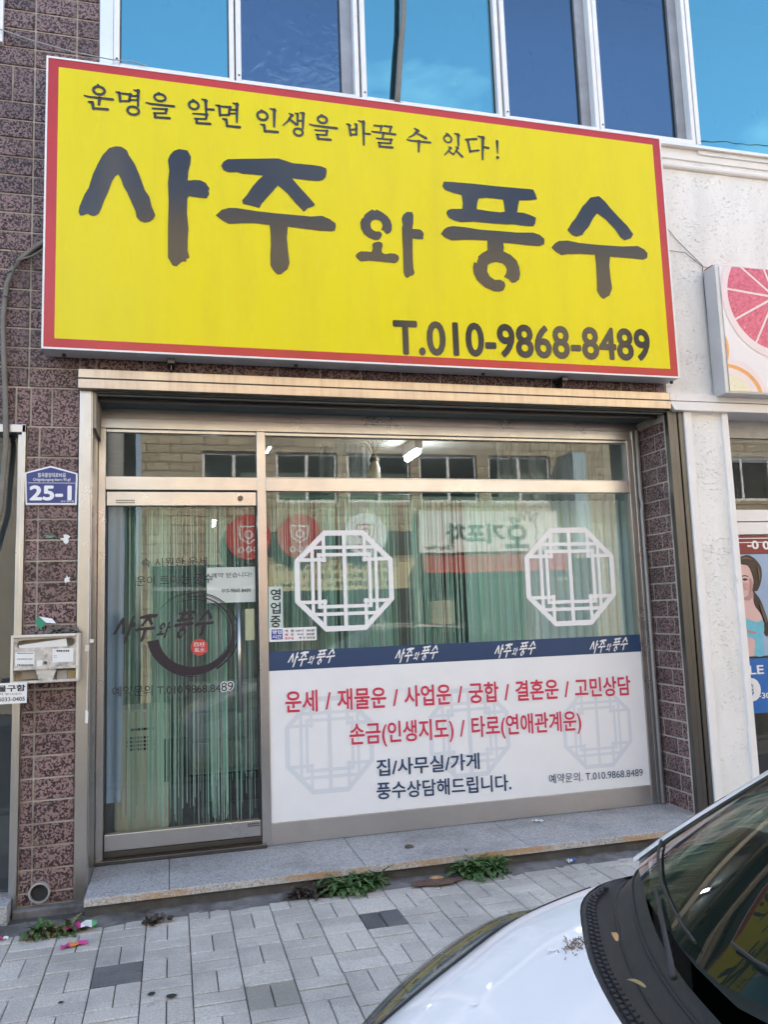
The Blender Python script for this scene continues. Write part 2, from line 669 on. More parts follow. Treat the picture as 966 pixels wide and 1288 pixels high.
def mat_sheet(name, col, dcol, rough, spec, wave=.12):
    m, t, b = nodes_of(name)
    vec = coords(t)
    k = mixc(t, ramp(t, noise(t, coords(t, (2.2, 1, .35)), 2.6, 7, .65), ((.45, 0.0), (.85, .75))), col, dcol)
    st = noise(t, coords(t, (70, 1, .55)), 1.6, 6, .7)
    k = mixc(t, ramp(t, st, ((.62, 0.0), (.80, .22))), k, tuple(c * .55 for c in dcol))
    sp_ = noise(t, vec, 60, 3, .7)
    k = mixc(t, ramp(t, sp_, ((.70, 0.0), (.80, .35))), k, tuple(c * .4 for c in dcol))
    t.links.new(k, b.inputs['Base Color'])
    t.links.new(ramp(t, noise(t, coords(t, (3, 1, .6)), 4, 5), ((.3, rough - .05), (.7, rough + .12))), b.inputs['Roughness'])
    b.inputs['Specular IOR Level'].default_value = spec
    bump(t, b, noise(t, coords(t, (1.6, 1, .7)), 1.8, 3, .5), wave, .05)
    return m


m_yellow = mat_sheet('yellow_sign_sheet', (.75, .635, .006), (.66, .545, .015), .2, .25)
m_signink = mat_sheet('charcoal_sign_ink', (.016, .015, .016), (.030, .028, .026), .15, .62)
m_red = M('red_sign_sheet', (.50, .038, .036), .2, var=.18, vscale=2, spec=.4)
m_signink = M('charcoal_sign_ink', (.016, .015, .016), .13, var=.15, spec=.62)
m_white = M('white_vinyl', (.80, .80, .81), .35, var=.04)
m_navy = M('navy_vinyl', (.022, .055, .135), .35, var=.08)
m_bred = M('red_vinyl_letters', (.58, .035, .085), .4, var=.05)
m_faint = M('pale_grey_print', (.66, .69, .73), .35, var=.04)
m_black = M('black_ink', (.02, .02, .022), .5)
m_purple = M('dark_purple_vinyl', (.022, .016, .028), .4, var=.1)
m_seal = M('red_seal', (.62, .06, .05), .45)
m_paper = M('white_paper', (.78, .78, .76), .7, var=.06)
m_paper_y = M('pale_yellow_paper', (.68, .68, .46), .7, var=.08)
m_blue = M('blue_plate', (.028, .045, .20), .35, var=.06)
m_darkroom = M('shop_interior_wall', (.36, .42, .41), .8, var=.15)
m_roomfloor = M('shop_floor', (.10, .105, .11), .4, var=.2)
m_ceil = M('shop_ceiling', (.5, .5, .5), .8)
m_lamp = mat_emit('lit_tube', (.95, 1.0, 1.0), 18)
m_cable = M('dark_cable', (.035, .033, .033), .6)
m_conduit = M('weathered_conduit', (.19, .175, .15), .6, var=.25, vscale=14)

# ------------------------------------------------------------------ the setting
# levels: sidewalk top z = 0, road z = -0.14; shop front plane Y = 4.75, glazing plane Y = 5.11
FW, GZ = 4.75, 5.11
KERB_Y = 2.35

mb = MB()
mb.quad([(-300, -300, -.16), (300, -300, -.16), (300, 300, -.16), (-300, 300, -.16)])
tag(mb.build('ground', m_asphalt), 0, 0, kind='structure')
mb = MB()
mb.quad([(-60, -3.6, -.14), (60, -3.6, -.14), (60, KERB_Y - .15, -.14), (-60, KERB_Y - .15, -.14)])
tag(mb.build('road', m_asphalt), 0, 0, kind='structure')
mb = MB()
for i in range(-14, 15):
    mb.box(i * 1.0, i * 1.0 + .995, KERB_Y - .15, KERB_Y, -.15, .002)
tag(mb.build('kerb', m_granite, bevel=.012), 0, 0, kind='structure')
mb = MB()
mb.box(-14, 14, KERB_Y, 4.9, -.15, -.012)
tag(mb.build('sidewalk_bed', m_joint), 0, 0, kind='structure')
mb = MB()
mb.box(-60, 60, -5.0, -3.6, -.15, 0.0)
tag(mb.build('far_sidewalk', m_conc), 0, 0, kind='structure')

# pavers: 2 x 1 blocks in a basket weave
mb = MB()
S, G = .2045, .0045


def paver(x0, x1, y0, y1, mi):
    t1, t2 = R.uniform(-.0012, .0012), R.uniform(-.0012, .0012)
    z = R.uniform(-.0018, .0018)
    c = .004
    n = len(mb.v)
    a, b, c_, d = x0 + G / 2, x1 - G / 2, y0 + G * .95, y1 - G * .95

    def zz(x, y):
        return z + t1 * (x - x0) / S + t2 * (y - y0) / S
    bot = [(a, c_), (b, c_), (b, d), (a, d)]
    top = [(a + c, c_ + c), (b - c, c_ + c), (b - c, d - c), (a + c, d - c)]
    mb.v += [(x, y, -.02) for x, y in bot] + [(x, y, zz(x, y) - c * .8) for x, y in bot] + [(x, y, zz(x, y)) for x, y in top]
    for i in range(4):
        j = (i + 1) % 4
        mb.f += [(n + i, n + j, n + 4 + j, n + 4 + i), (n + 4 + i, n + 4 + j, n + 8 + j, n + 8 + i)]
        mb.m += [mi, mi]
    mb.f.append((n + 8, n + 9, n + 10, n + 11))
    mb.m.append(mi)


dark_cells = {(-1, 2), (5, 3), (9, 0), (-6, 1), (12, 2), (-9, 3)}
tan_cells = {(2, 0), (8, 5), (-5, -3)}
for i in range(-24, 42):
    for j in range(-4, 6):
        x0 = -.127 + S * i
        y0 = 3.31 + S * j
        mi = 1 if (i, j) in dark_cells else 2 if (i, j) in tan_cells else 0
        y1 = y0 + S
        if j == 5:
            y1 = y0 + S * (.55 if i % 2 else .42)
        if (i + j) % 2 == 1:
            h = (y0 + y1) / 2 if j < 5 else y1
            paver(x0, x0 + S, y0, h, mi)
            if j < 5:
                paver(x0, x0 + S, h, y1, mi)
        else:
            paver(x0, x0 + S / 2, y0, y1, mi)
            paver(x0 + S / 2, x0 + S, y0, y1, mi)
tag(mb.build('sidewalk', [m_pav, m_pav_dark, m_pav_tan]), 0, 0, kind='structure')

# crumbling mortar strip between the pavers and the shop base
mb = MB()
rows = []
for i in range(0, 181):
    x = -6 + i * (14 / 180)
    rr = []
    for k in range(7):
        v = k / 6
        y = 4.36 + .20 * v + R.uniform(-.012, .012)
        rr.append((x, y, -.012 + .022 * v ** .7 + R.uniform(-.004, .006)))
    rows.append(rr)
mb.grid(rows, flip=False)
o = mb.build('gutter_strip', m_conc, smooth=True)
for p in o.data.polygons:
    pass
o.data.flip_normals()
tag(o, 0, 0, kind='structure')

# ------------------------------------------------------------------ the shop building
bld = thing('shop_building', 'purple tiled and white stucco building with steel framed shop front under the yellow sign', 'building', (1.4, FW, 0))


def tile_rows(mb, x0, x1, zs, joints_fn, gap=.011, y=FW):
    for i in range(len(zs) - 1):
        z0, z1 = zs[i], zs[i + 1]
        js = [x0] + [j for j in joints_fn(i, z0) if x0 + .02 < j < x1 - .02] + [x1]
        for a, b in zip(js, js[1:]):
            mb.box(a + gap / 2, b - gap / 2, y - .002 + R.uniform(-.001, .001), y + .012, z0 + gap / 2, z1 - gap / 2)


tw = MB()
gw = MB()


def zrow(px):
    return PX(30, px, FW).z


# left field, from the pier top upwards
zs = [2.591, 2.816]
p = (2.933 - 2.816)
while zs[-1] < 4.50:
    zs.append(zs[-1] + .1145)
zs[-1] = 4.533
zs.append(4.759)
while zs[-1] < 6.4:
    zs.append(zs[-1] + .1195)


def jl(i, z):
    if i == 0:
        return [-1.4, -1.1, -.842, -.766, -.655]
    if abs(z - 4.533) < .01:
        return [-1.5, -1.2, -.90, -.78, -.55]
    b = [-1.85, -1.58, -1.31, -1.045, -.780]
    return b + ([-.548] if z > 4 else [-.51])


tile_rows(tw, -2.2, -.42, [z for z in zs if z >= 2.816 - .001], lambda i, z: jl(i + 1, z))
tile_rows(tw, -.97, -.505, [2.591, 2.816], lambda i, z: [-.842, -.766, -.655])
# wall behind and just under the yellow sign
tile_rows(tw, -.42, 3.325, [2.925, 3.045, 3.165], lambda i, z: [-.42 + .262 * k + (.13 if i % 2 else 0) for k in range(1, 16)])
# pier between the two shop fronts
zz = [.03]
z = .094
while z < 2.56:
    zz.append(z)
    z += .1161
zz[-1] = 2.591
tile_rows(tw, -.785, -.508, zz, lambda i, z: [-.718])
tw.build('tile_wall', m_tile, bld, bevel=.0025, segs=1)
gw.box(-2.2, -.42, FW + .006, 5.4, 2.591, 6.6)
gw.box(-.42, 3.335, FW + .006, 5.4, 2.922, 4.80)
gw.box(-.785, -.508, FW + .006, 5.2, -.02, 2.591)
gw.build('grout_bed', m_grout, bld)
# granite foot of the pier
mb = MB()
mb.box(-.80, -.44, FW - .055, FW + .1, -.03, .028)
mb.build('pier_foot', m_conc, bld, bevel=.008)

# right hand reveal of the recess, running bond tiles on a wall facing left
mb = MB()
z = .106
i = 0
while z < 2.74:
    z1 = min(z + .1165, 2.745)
    off = .12 if i % 2 else .215
    ys = [4.79, 4.79 + off, 5.115] if i % 2 else [4.79, 4.79 + .055, 5.115 - .06, 5.115]
    for a, b in zip(ys, ys[1:]):
        mb.box(3.318, 3.33, a + .005, b - .005, z + .005, z1 - .005)
    z = z1
    i += 1
mb.build('reveal_tiles', m_tile, bld, bevel=.002, segs=1)
mb = MB()
mb.box(3.3215, 3.42, 4.78, 5.3, .09, 2.80)
mb.build('reveal_grout', m_grout, bld)

# stucco wall (upper right, and the white pillar)
mb = MB()
mb.box(3.335, 9.5, FW - .001, 5.4, 2.918, 4.80)
mb.box(3.505, 3.755, FW - .001, 5.6, -.02, 2.80)
mb.build('stucco_wall', m_stucco, bld)
mb = MB()
mb.box(3.445, 3.507, FW - .022, 5.5, -.02, 2.80)
mb.box(3.753, 3.803, FW - .022, 5.0, -.02, 2.80)
mb.build('pillar_trim', m_trim, bld, bevel=.004)
# white header band with a notch-ended steel band to its left, moulding under the upper window
mb = MB()
mb.prism([(3.325, 2.868), (3.37, 2.868), (3.37, 2.918), (3.325, 2.918)], FW - .05, FW + .2)
mb.box(3.37, 9.5, FW - .05, FW + .2, 2.868, 2.918)
mb.prism([(3.325, 2.845), (3.355, 2.80), (9.5, 2.80), (9.5, 2.862), (3.325, 2.862)], FW - .056, FW + .2)
mb.build('white_header', m_trim, bld, bevel=.004)
mb = MB()
mb.tube([(3.3, FW - .01, 4.635), (9.5, FW - .01, 4.635)], .022)
mb.box(3.3, 9.5, FW - .015, FW + .1, 4.69, 4.80)
mb.build('sill_moulding', m_trim, bld, bevel=.006)
mb = MB()
mb.box(-.512, 3.324, FW - .052, FW + .25, 2.868, 2.922)
mb.box(-.506, 3.325, FW - .046, FW + .25, 2.862, 2.868)
mb.box(-.512, 3.324, FW - .058, FW + .25, 2.806, 2.862)
mb.build('steel_header', m_steel_old, bld, bevel=.005)
# soffit of the recess
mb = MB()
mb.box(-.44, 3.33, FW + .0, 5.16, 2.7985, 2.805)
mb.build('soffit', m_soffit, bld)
mb = MB()
mb.box(-.43, 3.315, FW + .10, FW + .125, 2.775, 2.798)
mb.box(-.43, 3.315, FW + .02, FW + .035, 2.785, 2.798)
mb.build('soffit_rail', m_steel_dark, bld, bevel=.003)

# outer steel frame
mb = MB()
mb.box(-.507, -.443, FW - .014, FW + .1, -.005, 2.806)
mb.box(-.443, -.436, FW - .010, 5.09, .06, 2.806)
mb.build('outer_frame', m_steel_v, bld, bevel=.004)
mb = MB()
mb.box(3.322, 3.362, FW - .010, FW + .05, .09, 2.806)
mb.box(3.366, 3.402, FW - .002, FW + .05, .09, 2.806)
mb.box(3.406, 3.443, FW - .010, FW + .05, .09, 2.806)
mb.build('outer_frame', m_steel_dark, bld, bevel=.004)
mb = MB()
mb.box(-.808, -.786, FW - .018, FW + .06, .0, 2.60)
mb.box(-.97, -.786, FW - .018, FW + .06, 2.55, 2.598)
mb.box(-.832, -.808, FW + .01, FW + .09, .0, 2.55)
mb.build('outer_frame', m_steel_v, bld, bevel=.004)

# step slab
mb = MB()
for a, b in ((-.435, -.02), (-.017, 1.03), (1.033, 2.02), (2.023, 3.45)):
    mb.box(a, b, 4.515, 5.2, .066, .104)
mb.build('step_slab', m_granite, bld, bevel=.004)
mb = MB()
mb.box(-.434, 3.449, 4.512, 4.516, .067, .1005)
o = mb.build('slab_edge', m_granite_edge, bld)
mb = MB()
mb.box(-.432, 3.45, 4.545, 5.2, -.02, .066)
mb.build('step_riser', M('shade_darkened_concrete', (.10, .095, .09), .92, var=.45, vscale=9, bmp=.6), bld)  # riser colour darkened to deepen the contact shadow under the slab
mb = MB()
mb.box(-2.5, -.81, 4.62, 5.0, -.03, .085)
mb.build('step_slab', m_granite, bld, bevel=.006)
mb = MB()
mb.box(3.45, 9, 4.62, 5.0, -.03, .07)
mb.build('step_slab', m_granite, bld, bevel=.006)

# glazing frame
gf = MB()
gf.box(-.435, 3.312, GZ - .012, GZ + .07, 2.672, 2.738)       # top rail
gf.box(-.435, 3.312, GZ - .002, GZ + .07, 2.738, 2.799)
gf.box(-.435, -.392, GZ - .012, GZ + .07, .106, 2.672)        # left jamb
gf.box(.527, .583, GZ - .012, GZ + .07, .106, 2.672)          # mullion
gf.box(-.392, .527, GZ - .016, GZ + .07, 2.287, 2.372)        # transom rail over the door
gf.box(.583, 3.212, GZ - .016, GZ + .07, 2.283, 2.370)        # transom rail over the window
gf.box(3.212, 3.25, GZ - .012, GZ + .07, .106, 2.672)         # right jamb
gf.box(3.252, 3.314, GZ - .020, GZ + .07, .106, 2.738)
for b in ((.583, 3.212, 2.650, 2.672), (.583, 3.212, 2.370, 2.380), (-.392, .527, 2.650, 2.672)):
    gf.box(b[0], b[1], GZ + .006, GZ + .06, b[2], b[3])
gf.build('glazing_frame', m_steel, bld, bevel=.003)
mb = MB()
mb.box(.583, 3.212, GZ - .004, GZ + .05, .106, .233)
mb.build('sill_panel', mat_steel('scuffed_stainless', (.58, .565, .555), .38, (1, 1, 60)), bld, bevel=.002)
mb = MB()
mb.box(-.435, .55, GZ - .05, GZ + .10, .104, .128)
mb.box(-.392, .527, GZ + .015, GZ + .03, .128, .160)
mb.build('door_threshold', m_steel_dark, bld, bevel=.003)
mb = MB()
mb.tube([(3.283, GZ - .03, .11), (3.283, GZ - .03, 2.15), (3.289, GZ - .034, 2.2), (3.281, GZ - .03, 2.25), (3.283, GZ - .03, 2.74)], .011)
mb.build('caulk_bead', M('grey_caulk', (.42, .41, .40), .8), bld, smooth=True)


def pane(name, x0, x1, z0, z1, y, mat, parent):
    b = MB()
    b.quad([(x0, y, z0), (x1, y, z0), (x1, y, z1), (x0, y, z1)])
    return b.build(name, mat, parent)


pane('transom_pane', -.392, .527, 2.372, 2.655, GZ + .02, m_glass, bld)
pane('transom_pane', .583, 3.212, 2.378, 2.652, GZ + .02, m_glass, bld)
pane('window_pane', .583, 3.212, .233, 2.283, GZ + .006, m_glass, bld)

# the door
door = pane('door', -.378, .513, .262, 2.19, GZ + .02, m_glass, bld)
for nm, z0, z1 in (('top_rail', 2.19, 2.278), ('bottom_rail', .169, .262)):
    mb = MB()
    mb.box(-.385, .52, GZ - .006, GZ + .045, z0, z1)
    mb.build(nm, m_steel, door, bevel=.003)
for x in (-.385, .512):
    mb = MB()
    mb.box(x, x + .008, GZ + .008, GZ + .032, .262, 2.19)
    mb.build('edge_seal', m_rubber, door)
mb = MB()
mb.tube([(.398, GZ - .06, .915), (.398, GZ - .06, 1.575)], .012)
for z in (1.0, 1.49):
    mb.tube([(.398, GZ - .06, z), (.398, GZ + .02, z)], .008)
mb.build('door_handle', m_steel_v, door, smooth=True)
mb = MB()
a = PX(302, 627, GZ - .006)
mb.tube([(a.x, GZ - .020, a.z), (a.x, GZ + .0, a.z)], [.017, .017], 20)
mb.tube([(a.x, GZ - .024, a.z), (a.x, GZ - .019, a.z)], [.009, .009], 14)
mb.build('door_lock', m_steel_dark, door)
for x0_, z0_, n_, dz_ in ((-.33, 2.205, 9, .014), (.44, .228, 6, .012)):
    mb = MB()
    for r_ in range(2):
        for k in range(n_):
            x = x0_ + k * .0125
            z = z0_ + r_ * dz_
            mb.quad([(x, GZ - .0075, z), (x + .008, GZ - .0075, z), (x + .008, GZ - .0075, z + .008), (x, GZ - .0075, z + .008)])
    mb.build('maker_label', m_black, door)

# upper storey windows
WZ0 = 4.85


def up_window(x0, x1, z0, mat, screened):
    fr = MB()
    t = .034
    fr.box(x0 - t, x0, FW - .03, FW + .09, z0 - .05, 6.5)
    fr.box(x1, x1 + t * .9, FW - .03, FW + .09, z0 - .05, 6.5)
    fr.box(x0, x1, FW - .03, FW + .09, z0 - .05, z0 - .005)
    fr.box(x0, x1, FW - .03, FW + .09, 6.44, 6.5)
    f = fr.build('upper_window', m_alu, bld, bevel=.004)
    yy = FW + (.06 if screened else .02)
    xi = x1 - (.075 if screened else 0)
    pane('pane', x0, xi, z0 - .005, 6.44, yy, mat, f)
    b = MB()
    for q in ((x0, x0 + .007, z0, 6.44), (xi - .007, xi, z0, 6.44), (x0, xi, z0 - .005, z0 + .004)):
        b.box(q[0], q[1], yy - .006, yy + .004, q[2], q[3])
    b.build('gasket', m_rubber, f)
    if screened:
        b = MB()
        b.box(xi, x1, FW + .03, FW + .07, z0 - .005, 6.44)
        b.build('sash', m_alu_dark, f, bevel=.003)
    for xx in (x0 - t * .45,):
        b = MB()
        b.tube([(xx, FW - .034, z0 + .02), (xx, FW - .028, z0 + .02)], .006, 8)
        b.build('screw', m_black, f)
    return f


for a, b, zz0, mt, sc in ((-.302, .355, WZ0, m_glass_up, 0), (.43, 1.165, WZ0, m_glass_scr, 1), (1.245, 2.172, WZ0, m_glass_up, 0),
                          (2.255, 2.915, WZ0, m_glass_scr, 1), (2.985, 3.70, WZ0, m_glass_scr, 1), (3.775, 5.2, 4.79, m_glass_up, 0),
                          (-2.0, -.985, 4.93, m_glass_up, 0)):
    up_window(a, b, zz0, mt, sc)
mb = MB()
mb.box(-.418, -.337, FW - .012, FW + .1, 4.80, 6.5)
mb.build('window_surround', m_alu_b, bld, bevel=.004)
mb = MB()
mb.box(3.4, 5.3, FW - .055, FW + .02, 4.772, 4.797)
mb.build('window_sill', m_alu_b, bld, bevel=.004)

# hidden mass: upper storeys and roof that shade the street, and the shop room
mb = MB()
mb.box(-9, -2.2, FW, 12, 2.6, 8.6)
mb.box(5.3, 12, FW + .06, 12, 4.8, 8.6)
mb.box(-2.2, 5.3, FW, 12, 6.52, 8.6)
mb.box(-2.2, 9.5, 5.42, 12, 2.86, 6.52)
mb.box(-9, -2.2, FW + .02, 12, -.02, 2.6)
mb.box(9.5, 12, FW + .02, 12, -.02, 4.8)
mb.build('building_mass', m_trim, bld)
mb = MB()
mb.box(-1.1, -1.0, 5.12, 10.0, .0, 2.8)
mb.box(3.42, 3.5, 5.3, 10.0, .0, 2.8)
mb.box(-1.1, 3.5, 10.0, 10.1, .0, 2.8)
mb.box(-1.1, -.44, 5.12, 5.2, .1, 2.8)
mb.build('shop_room', m_darkroom, bld)
mb = MB()
mb.box(-1.0, 3.42, 5.2, 10, .0, .1)
mb.build('shop_floor', m_roomfloor, bld)
mb = MB()
mb.box(-1.0, 3.42, 5.19, 10, 2.80, 2.85)
mb.build('shop_ceiling', m_ceil, bld)

# left neighbour shop front (only its edge is in the picture)
pane('neighbour_pane', -2.2, -.832, .10, 2.55, FW + .06, m_glass, bld)
mb = MB()
mb.box(-2.2, -.80, FW + .30, FW + .34, .02, 2.6)
mb.box(-2.2, -.80, FW + .10, FW + .30, .02, .1)
mb.box(-2.2, -.80, FW + .10, FW + .30, 2.56, 2.6)
mb.build('neighbour_display', M('dark_neighbour_display', (.045, .05, .055), .8), bld)

# right neighbour shop front
mb = MB()
mb.box(3.80, 9.5, 4.93, 5.02, 2.668, 2.86)
mb.build('neighbour_transom_beam', m_alu_dark, bld, bevel=.003)
mb = MB()
mb.box(3.80, 9.5, 4.915, 5.0, 2.05, 2.135)
mb.box(3.80, 9.5, 4.92, 5.0, 1.955, 2.044)
mb.box(3.80, 9.5, 4.92, 5.0, .07, .16)
mb.build('neighbour_rail', m_trim, bld, bevel=.003)
pane('neighbour_transom_pane', 3.80, 9.5, 2.135, 2.668, 4.95, m_glass, bld)
pane('neighbour_pane', 3.80, 9.5, .16, 1.955, 4.95, m_glass, bld)
mb = MB()
mb.box(3.80, 9.5, 6.5, 6.6, 0, 2.8)
mb.box(3.76, 3.80, 5.0, 6.6, 0, 2.8)
mb.box(3.80, 9.5, 5.0, 6.6, .02, .06)
mb.build('neighbour_room', M('dim_room', (.07, .075, .08), .8), bld)

# ------------------------------------------------------------------ yellow sign
SY = 4.57
sign = thing('shop_sign', 'large yellow lightbox sign with red border and charcoal brush lettering over the shop front', 'shop sign', (1.31, 4.66, 2.985))
sx0, sx1, sz0, sz1 = -.690, 3.320, 2.986, 4.722
mb = MB()
mb.box(sx0, sx1, SY + .004, 4.715, sz0, sz1)
mb.build('sign_casing', M('grey_sign_casing', (.60, .60, .61), .45, .4, var=.25, vscale=5), sign, bevel=.004)
mb = MB()
for b in ((sx0, sx1, sz1 - .012, sz1), (sx0, sx1, sz0, sz0 + .010), (sx0, sx0 + .010, sz0 + .010, sz1 - .012), (sx1 - .010, sx1, sz0 + .010, sz1 - .012)):
    mb.box(b[0], b[1], SY - .004, SY + .0035, b[2], b[3])
mb.build('sign_edge', m_alu, sign)
ix0, ix1, iz0, iz1 = sx0 + .066, sx1 - .066, sz0 + .062, sz1 - .060
mb = MB()
for b in ((sx0 + .010, sx1 - .010, iz1, sz1 - .012), (sx0 + .010, sx1 - .010, sz0 + .010, iz0), (sx0 + .010, ix0, iz0, iz1), (ix1, sx1 - .010, iz0, iz1)):
    mb.quad([(b[0], SY, b[2]), (b[1], SY, b[2]), (b[1], SY, b[3]), (b[0], SY, b[3])])
mb.build('red_border', m_red, sign)
mb = MB()
mb.quad([(ix0, SY, iz0), (ix1, SY, iz0), (ix1, SY, iz1), (ix0, SY, iz1)])
mb.build('sign_face', m_yellow, sign)

SL = SY - .003


def to_plane(pts, ox, oy, sc, Y=SL):
    out = []
    for x, y in pts:
        q = PX(ox + x / sc, oy + y / sc, Y)
        out.append((q.x, q.z))
    return out


TITLE = [
    ((80, 170, 4.83), [[(88, 465), (95, 430), (125, 360), (150, 320), (175, 240), (205, 175), (235, 120), (275, 78), (315, 67), (350, 70), (382, 92), (395, 122), (430, 175), (460, 245), (492, 335), (520, 375), (532, 430), (555, 485), (545, 508), (520, 525), (490, 530), (462, 520), (442, 498), (435, 462), (412, 410), (385, 350), (362, 310), (345, 262), (330, 238), (310, 250), (292, 280), (268, 345), (245, 395), (228, 440), (215, 470), (200, 485), (180, 490), (160, 485), (142, 475), (122, 484), (98, 488)]]),
    ((80, 170, 4.83), [[(632, 150), (645, 120), (668, 95), (700, 84), (750, 92), (772, 130), (768, 175), (757, 215), (752, 275), (795, 272), (830, 274), (862, 290), (875, 310), (886, 325), (878, 338), (884, 355), (868, 383), (830, 380), (795, 375), (760, 370), (750, 385), (748, 470), (757, 570), (752, 640), (752, 700), (763, 745), (745, 750), (742, 768), (720, 766), (700, 782), (685, 796), (660, 790), (640, 755), (632, 740), (632, 560), (636, 400), (632, 290), (640, 215)]]),
    ((260, 180, 5.367), [[(97, 152), (112, 125), (140, 108), (250, 106), (370, 104), (480, 103), (520, 115), (580, 135), (700, 146), (770, 156), (805, 170), (810, 190), (802, 232), (780, 250), (750, 255), (680, 250), (575, 237), (620, 290), (680, 355), (730, 412), (722, 425), (680, 440), (655, 462), (600, 405), (550, 345), (500, 300), (480, 285), (440, 330), (395, 380), (368, 410), (355, 437), (320, 427), (285, 418), (245, 410), (238, 385), (270, 350), (310, 290), (350, 245), (382, 218), (300, 210), (245, 207), (205, 195), (150, 197), (112, 182)]]),
    ((260, 180, 5.367), [[(60, 487), (100, 450), (150, 437), (200, 438), (330, 458), (450, 472), (580, 484), (700, 495), (780, 491), (830, 512), (868, 540), (872, 560), (865, 590), (840, 595), (760, 590), (660, 578), (547, 563), (540, 640), (548, 720), (558, 810), (545, 850), (520, 868), (500, 885), (475, 886), (450, 860), (430, 825), (428, 760), (432, 690), (430, 610), (424, 552), (330, 540), (230, 540), (150, 545), (110, 525)]]),
    ((430, 220, 7.43), [[(185, 412), (172, 445), (178, 500), (205, 550), (250, 585), (300, 605), (335, 608), (362, 592), (376, 560), (368, 540), (345, 525), (320, 530), (290, 515), (270, 490), (266, 455), (280, 430), (310, 415), (345, 420), (370, 440), (380, 470), (375, 500), (365, 512), (395, 522), (405, 540), (425, 550), (450, 540), (466, 515), (468, 470), (455, 425), (425, 385), (380, 350), (325, 322), (310, 335), (285, 322), (245, 345), (210, 375), (205, 395)]]),
    ((430, 220, 7.43), [[(128, 755), (145, 730), (175, 714), (235, 716), (278, 718), (290, 690), (283, 650), (300, 632), (345, 622), (375, 632), (382, 660), (370, 700), (378, 730), (410, 740), (455, 732), (500, 735), (530, 755), (535, 785), (520, 812), (490, 824), (420, 815), (340, 808), (250, 800), (178, 808), (150, 790)]]),
    ((430, 220, 7.43), [[(560, 410), (575, 370), (610, 345), (655, 346), (668, 375), (668, 430), (660, 505), (700, 506), (735, 510), (760, 535), (767, 555), (760, 580), (765, 590), (755, 600), (720, 600), (662, 592), (662, 700), (664, 800), (670, 880), (680, 915), (665, 938), (645, 940), (615, 962), (592, 950), (578, 915), (575, 830), (572, 700), (566, 600), (562, 500), (570, 465)]]),
    ((540, 220, 6.0375), [[(100, 85), (112, 50), (200, 55), (350, 68), (500, 85), (650, 98), (790, 110), (808, 145), (820, 185), (760, 192), (685, 193), (675, 240), (668, 283), (715, 287), (770, 305), (812, 325), (805, 370), (790, 390), (740, 388), (640, 375), (590, 375), (500, 370), (340, 355), (240, 358), (190, 345), (150, 325), (130, 290), (140, 268), (170, 258), (252, 257), (256, 220), (247, 152), (180, 135), (120, 112)],
                          [(375, 178), (430, 173), (500, 178), (562, 187), (570, 235), (575, 278), (540, 284), (450, 274), (360, 260), (365, 215)]]),
    ((540, 220, 6.0375), [[(90, 447), (110, 415), (140, 395), (180, 388), (260, 395), (390, 416), (520, 425), (660, 437), (790, 438), (840, 455), (875, 485), (875, 525), (840, 540), (760, 535), (650, 522), (562, 515), (568, 550), (565, 580), (620, 608), (665, 650), (685, 700), (692, 755), (682, 795), (655, 815), (628, 820), (605, 790), (570, 775), (585, 750), (590, 720), (580, 690), (555, 670), (510, 660), (470, 668), (445, 685), (440, 730), (460, 770), (500, 797), (540, 795), (570, 812), (580, 840), (565, 875), (530, 887), (490, 882), (420, 850), (365, 800), (338, 745), (333, 700), (340, 662), (360, 670), (375, 630), (370, 622), (400, 595), (445, 570), (442, 498), (360, 493), (270, 492), (170, 497), (120, 475)]]),
    ((680, 220, 6.0375), [[(206, 418), (240, 362), (270, 325), (320, 240), (345, 215), (380, 172), (445, 160), (490, 200), (540, 260), (600, 325), (660, 385), (706, 450), (690, 480), (640, 496), (610, 475), (570, 415), (500, 340), (432, 290), (400, 330), (370, 390), (335, 430), (320, 455), (275, 468), (240, 455)]]),
    ((680, 220, 6.0375), [[(85, 550), (110, 520), (140, 502), (205, 498), (300, 517), (450, 532), (620, 543), (740, 540), (790, 565), (815, 595), (812, 630), (780, 643), (680, 632), (530, 620), (525, 690), (535, 790), (546, 860), (525, 915), (505, 925), (480, 942), (455, 920), (432, 880), (428, 760), (422, 660), (415, 605), (300, 600), (205, 602), (160, 608), (120, 585)]]),
]
title_plane = []
mb = MB()
for (ox, oy, sc), loops in TITLE:
    L = [to_plane(l, ox, oy, sc) for l in loops]
    title_plane.append(L)
    flat_poly(mb, L[0], SL, 0, L[1:])
mb.build('title_lettering', m_signink, sign)

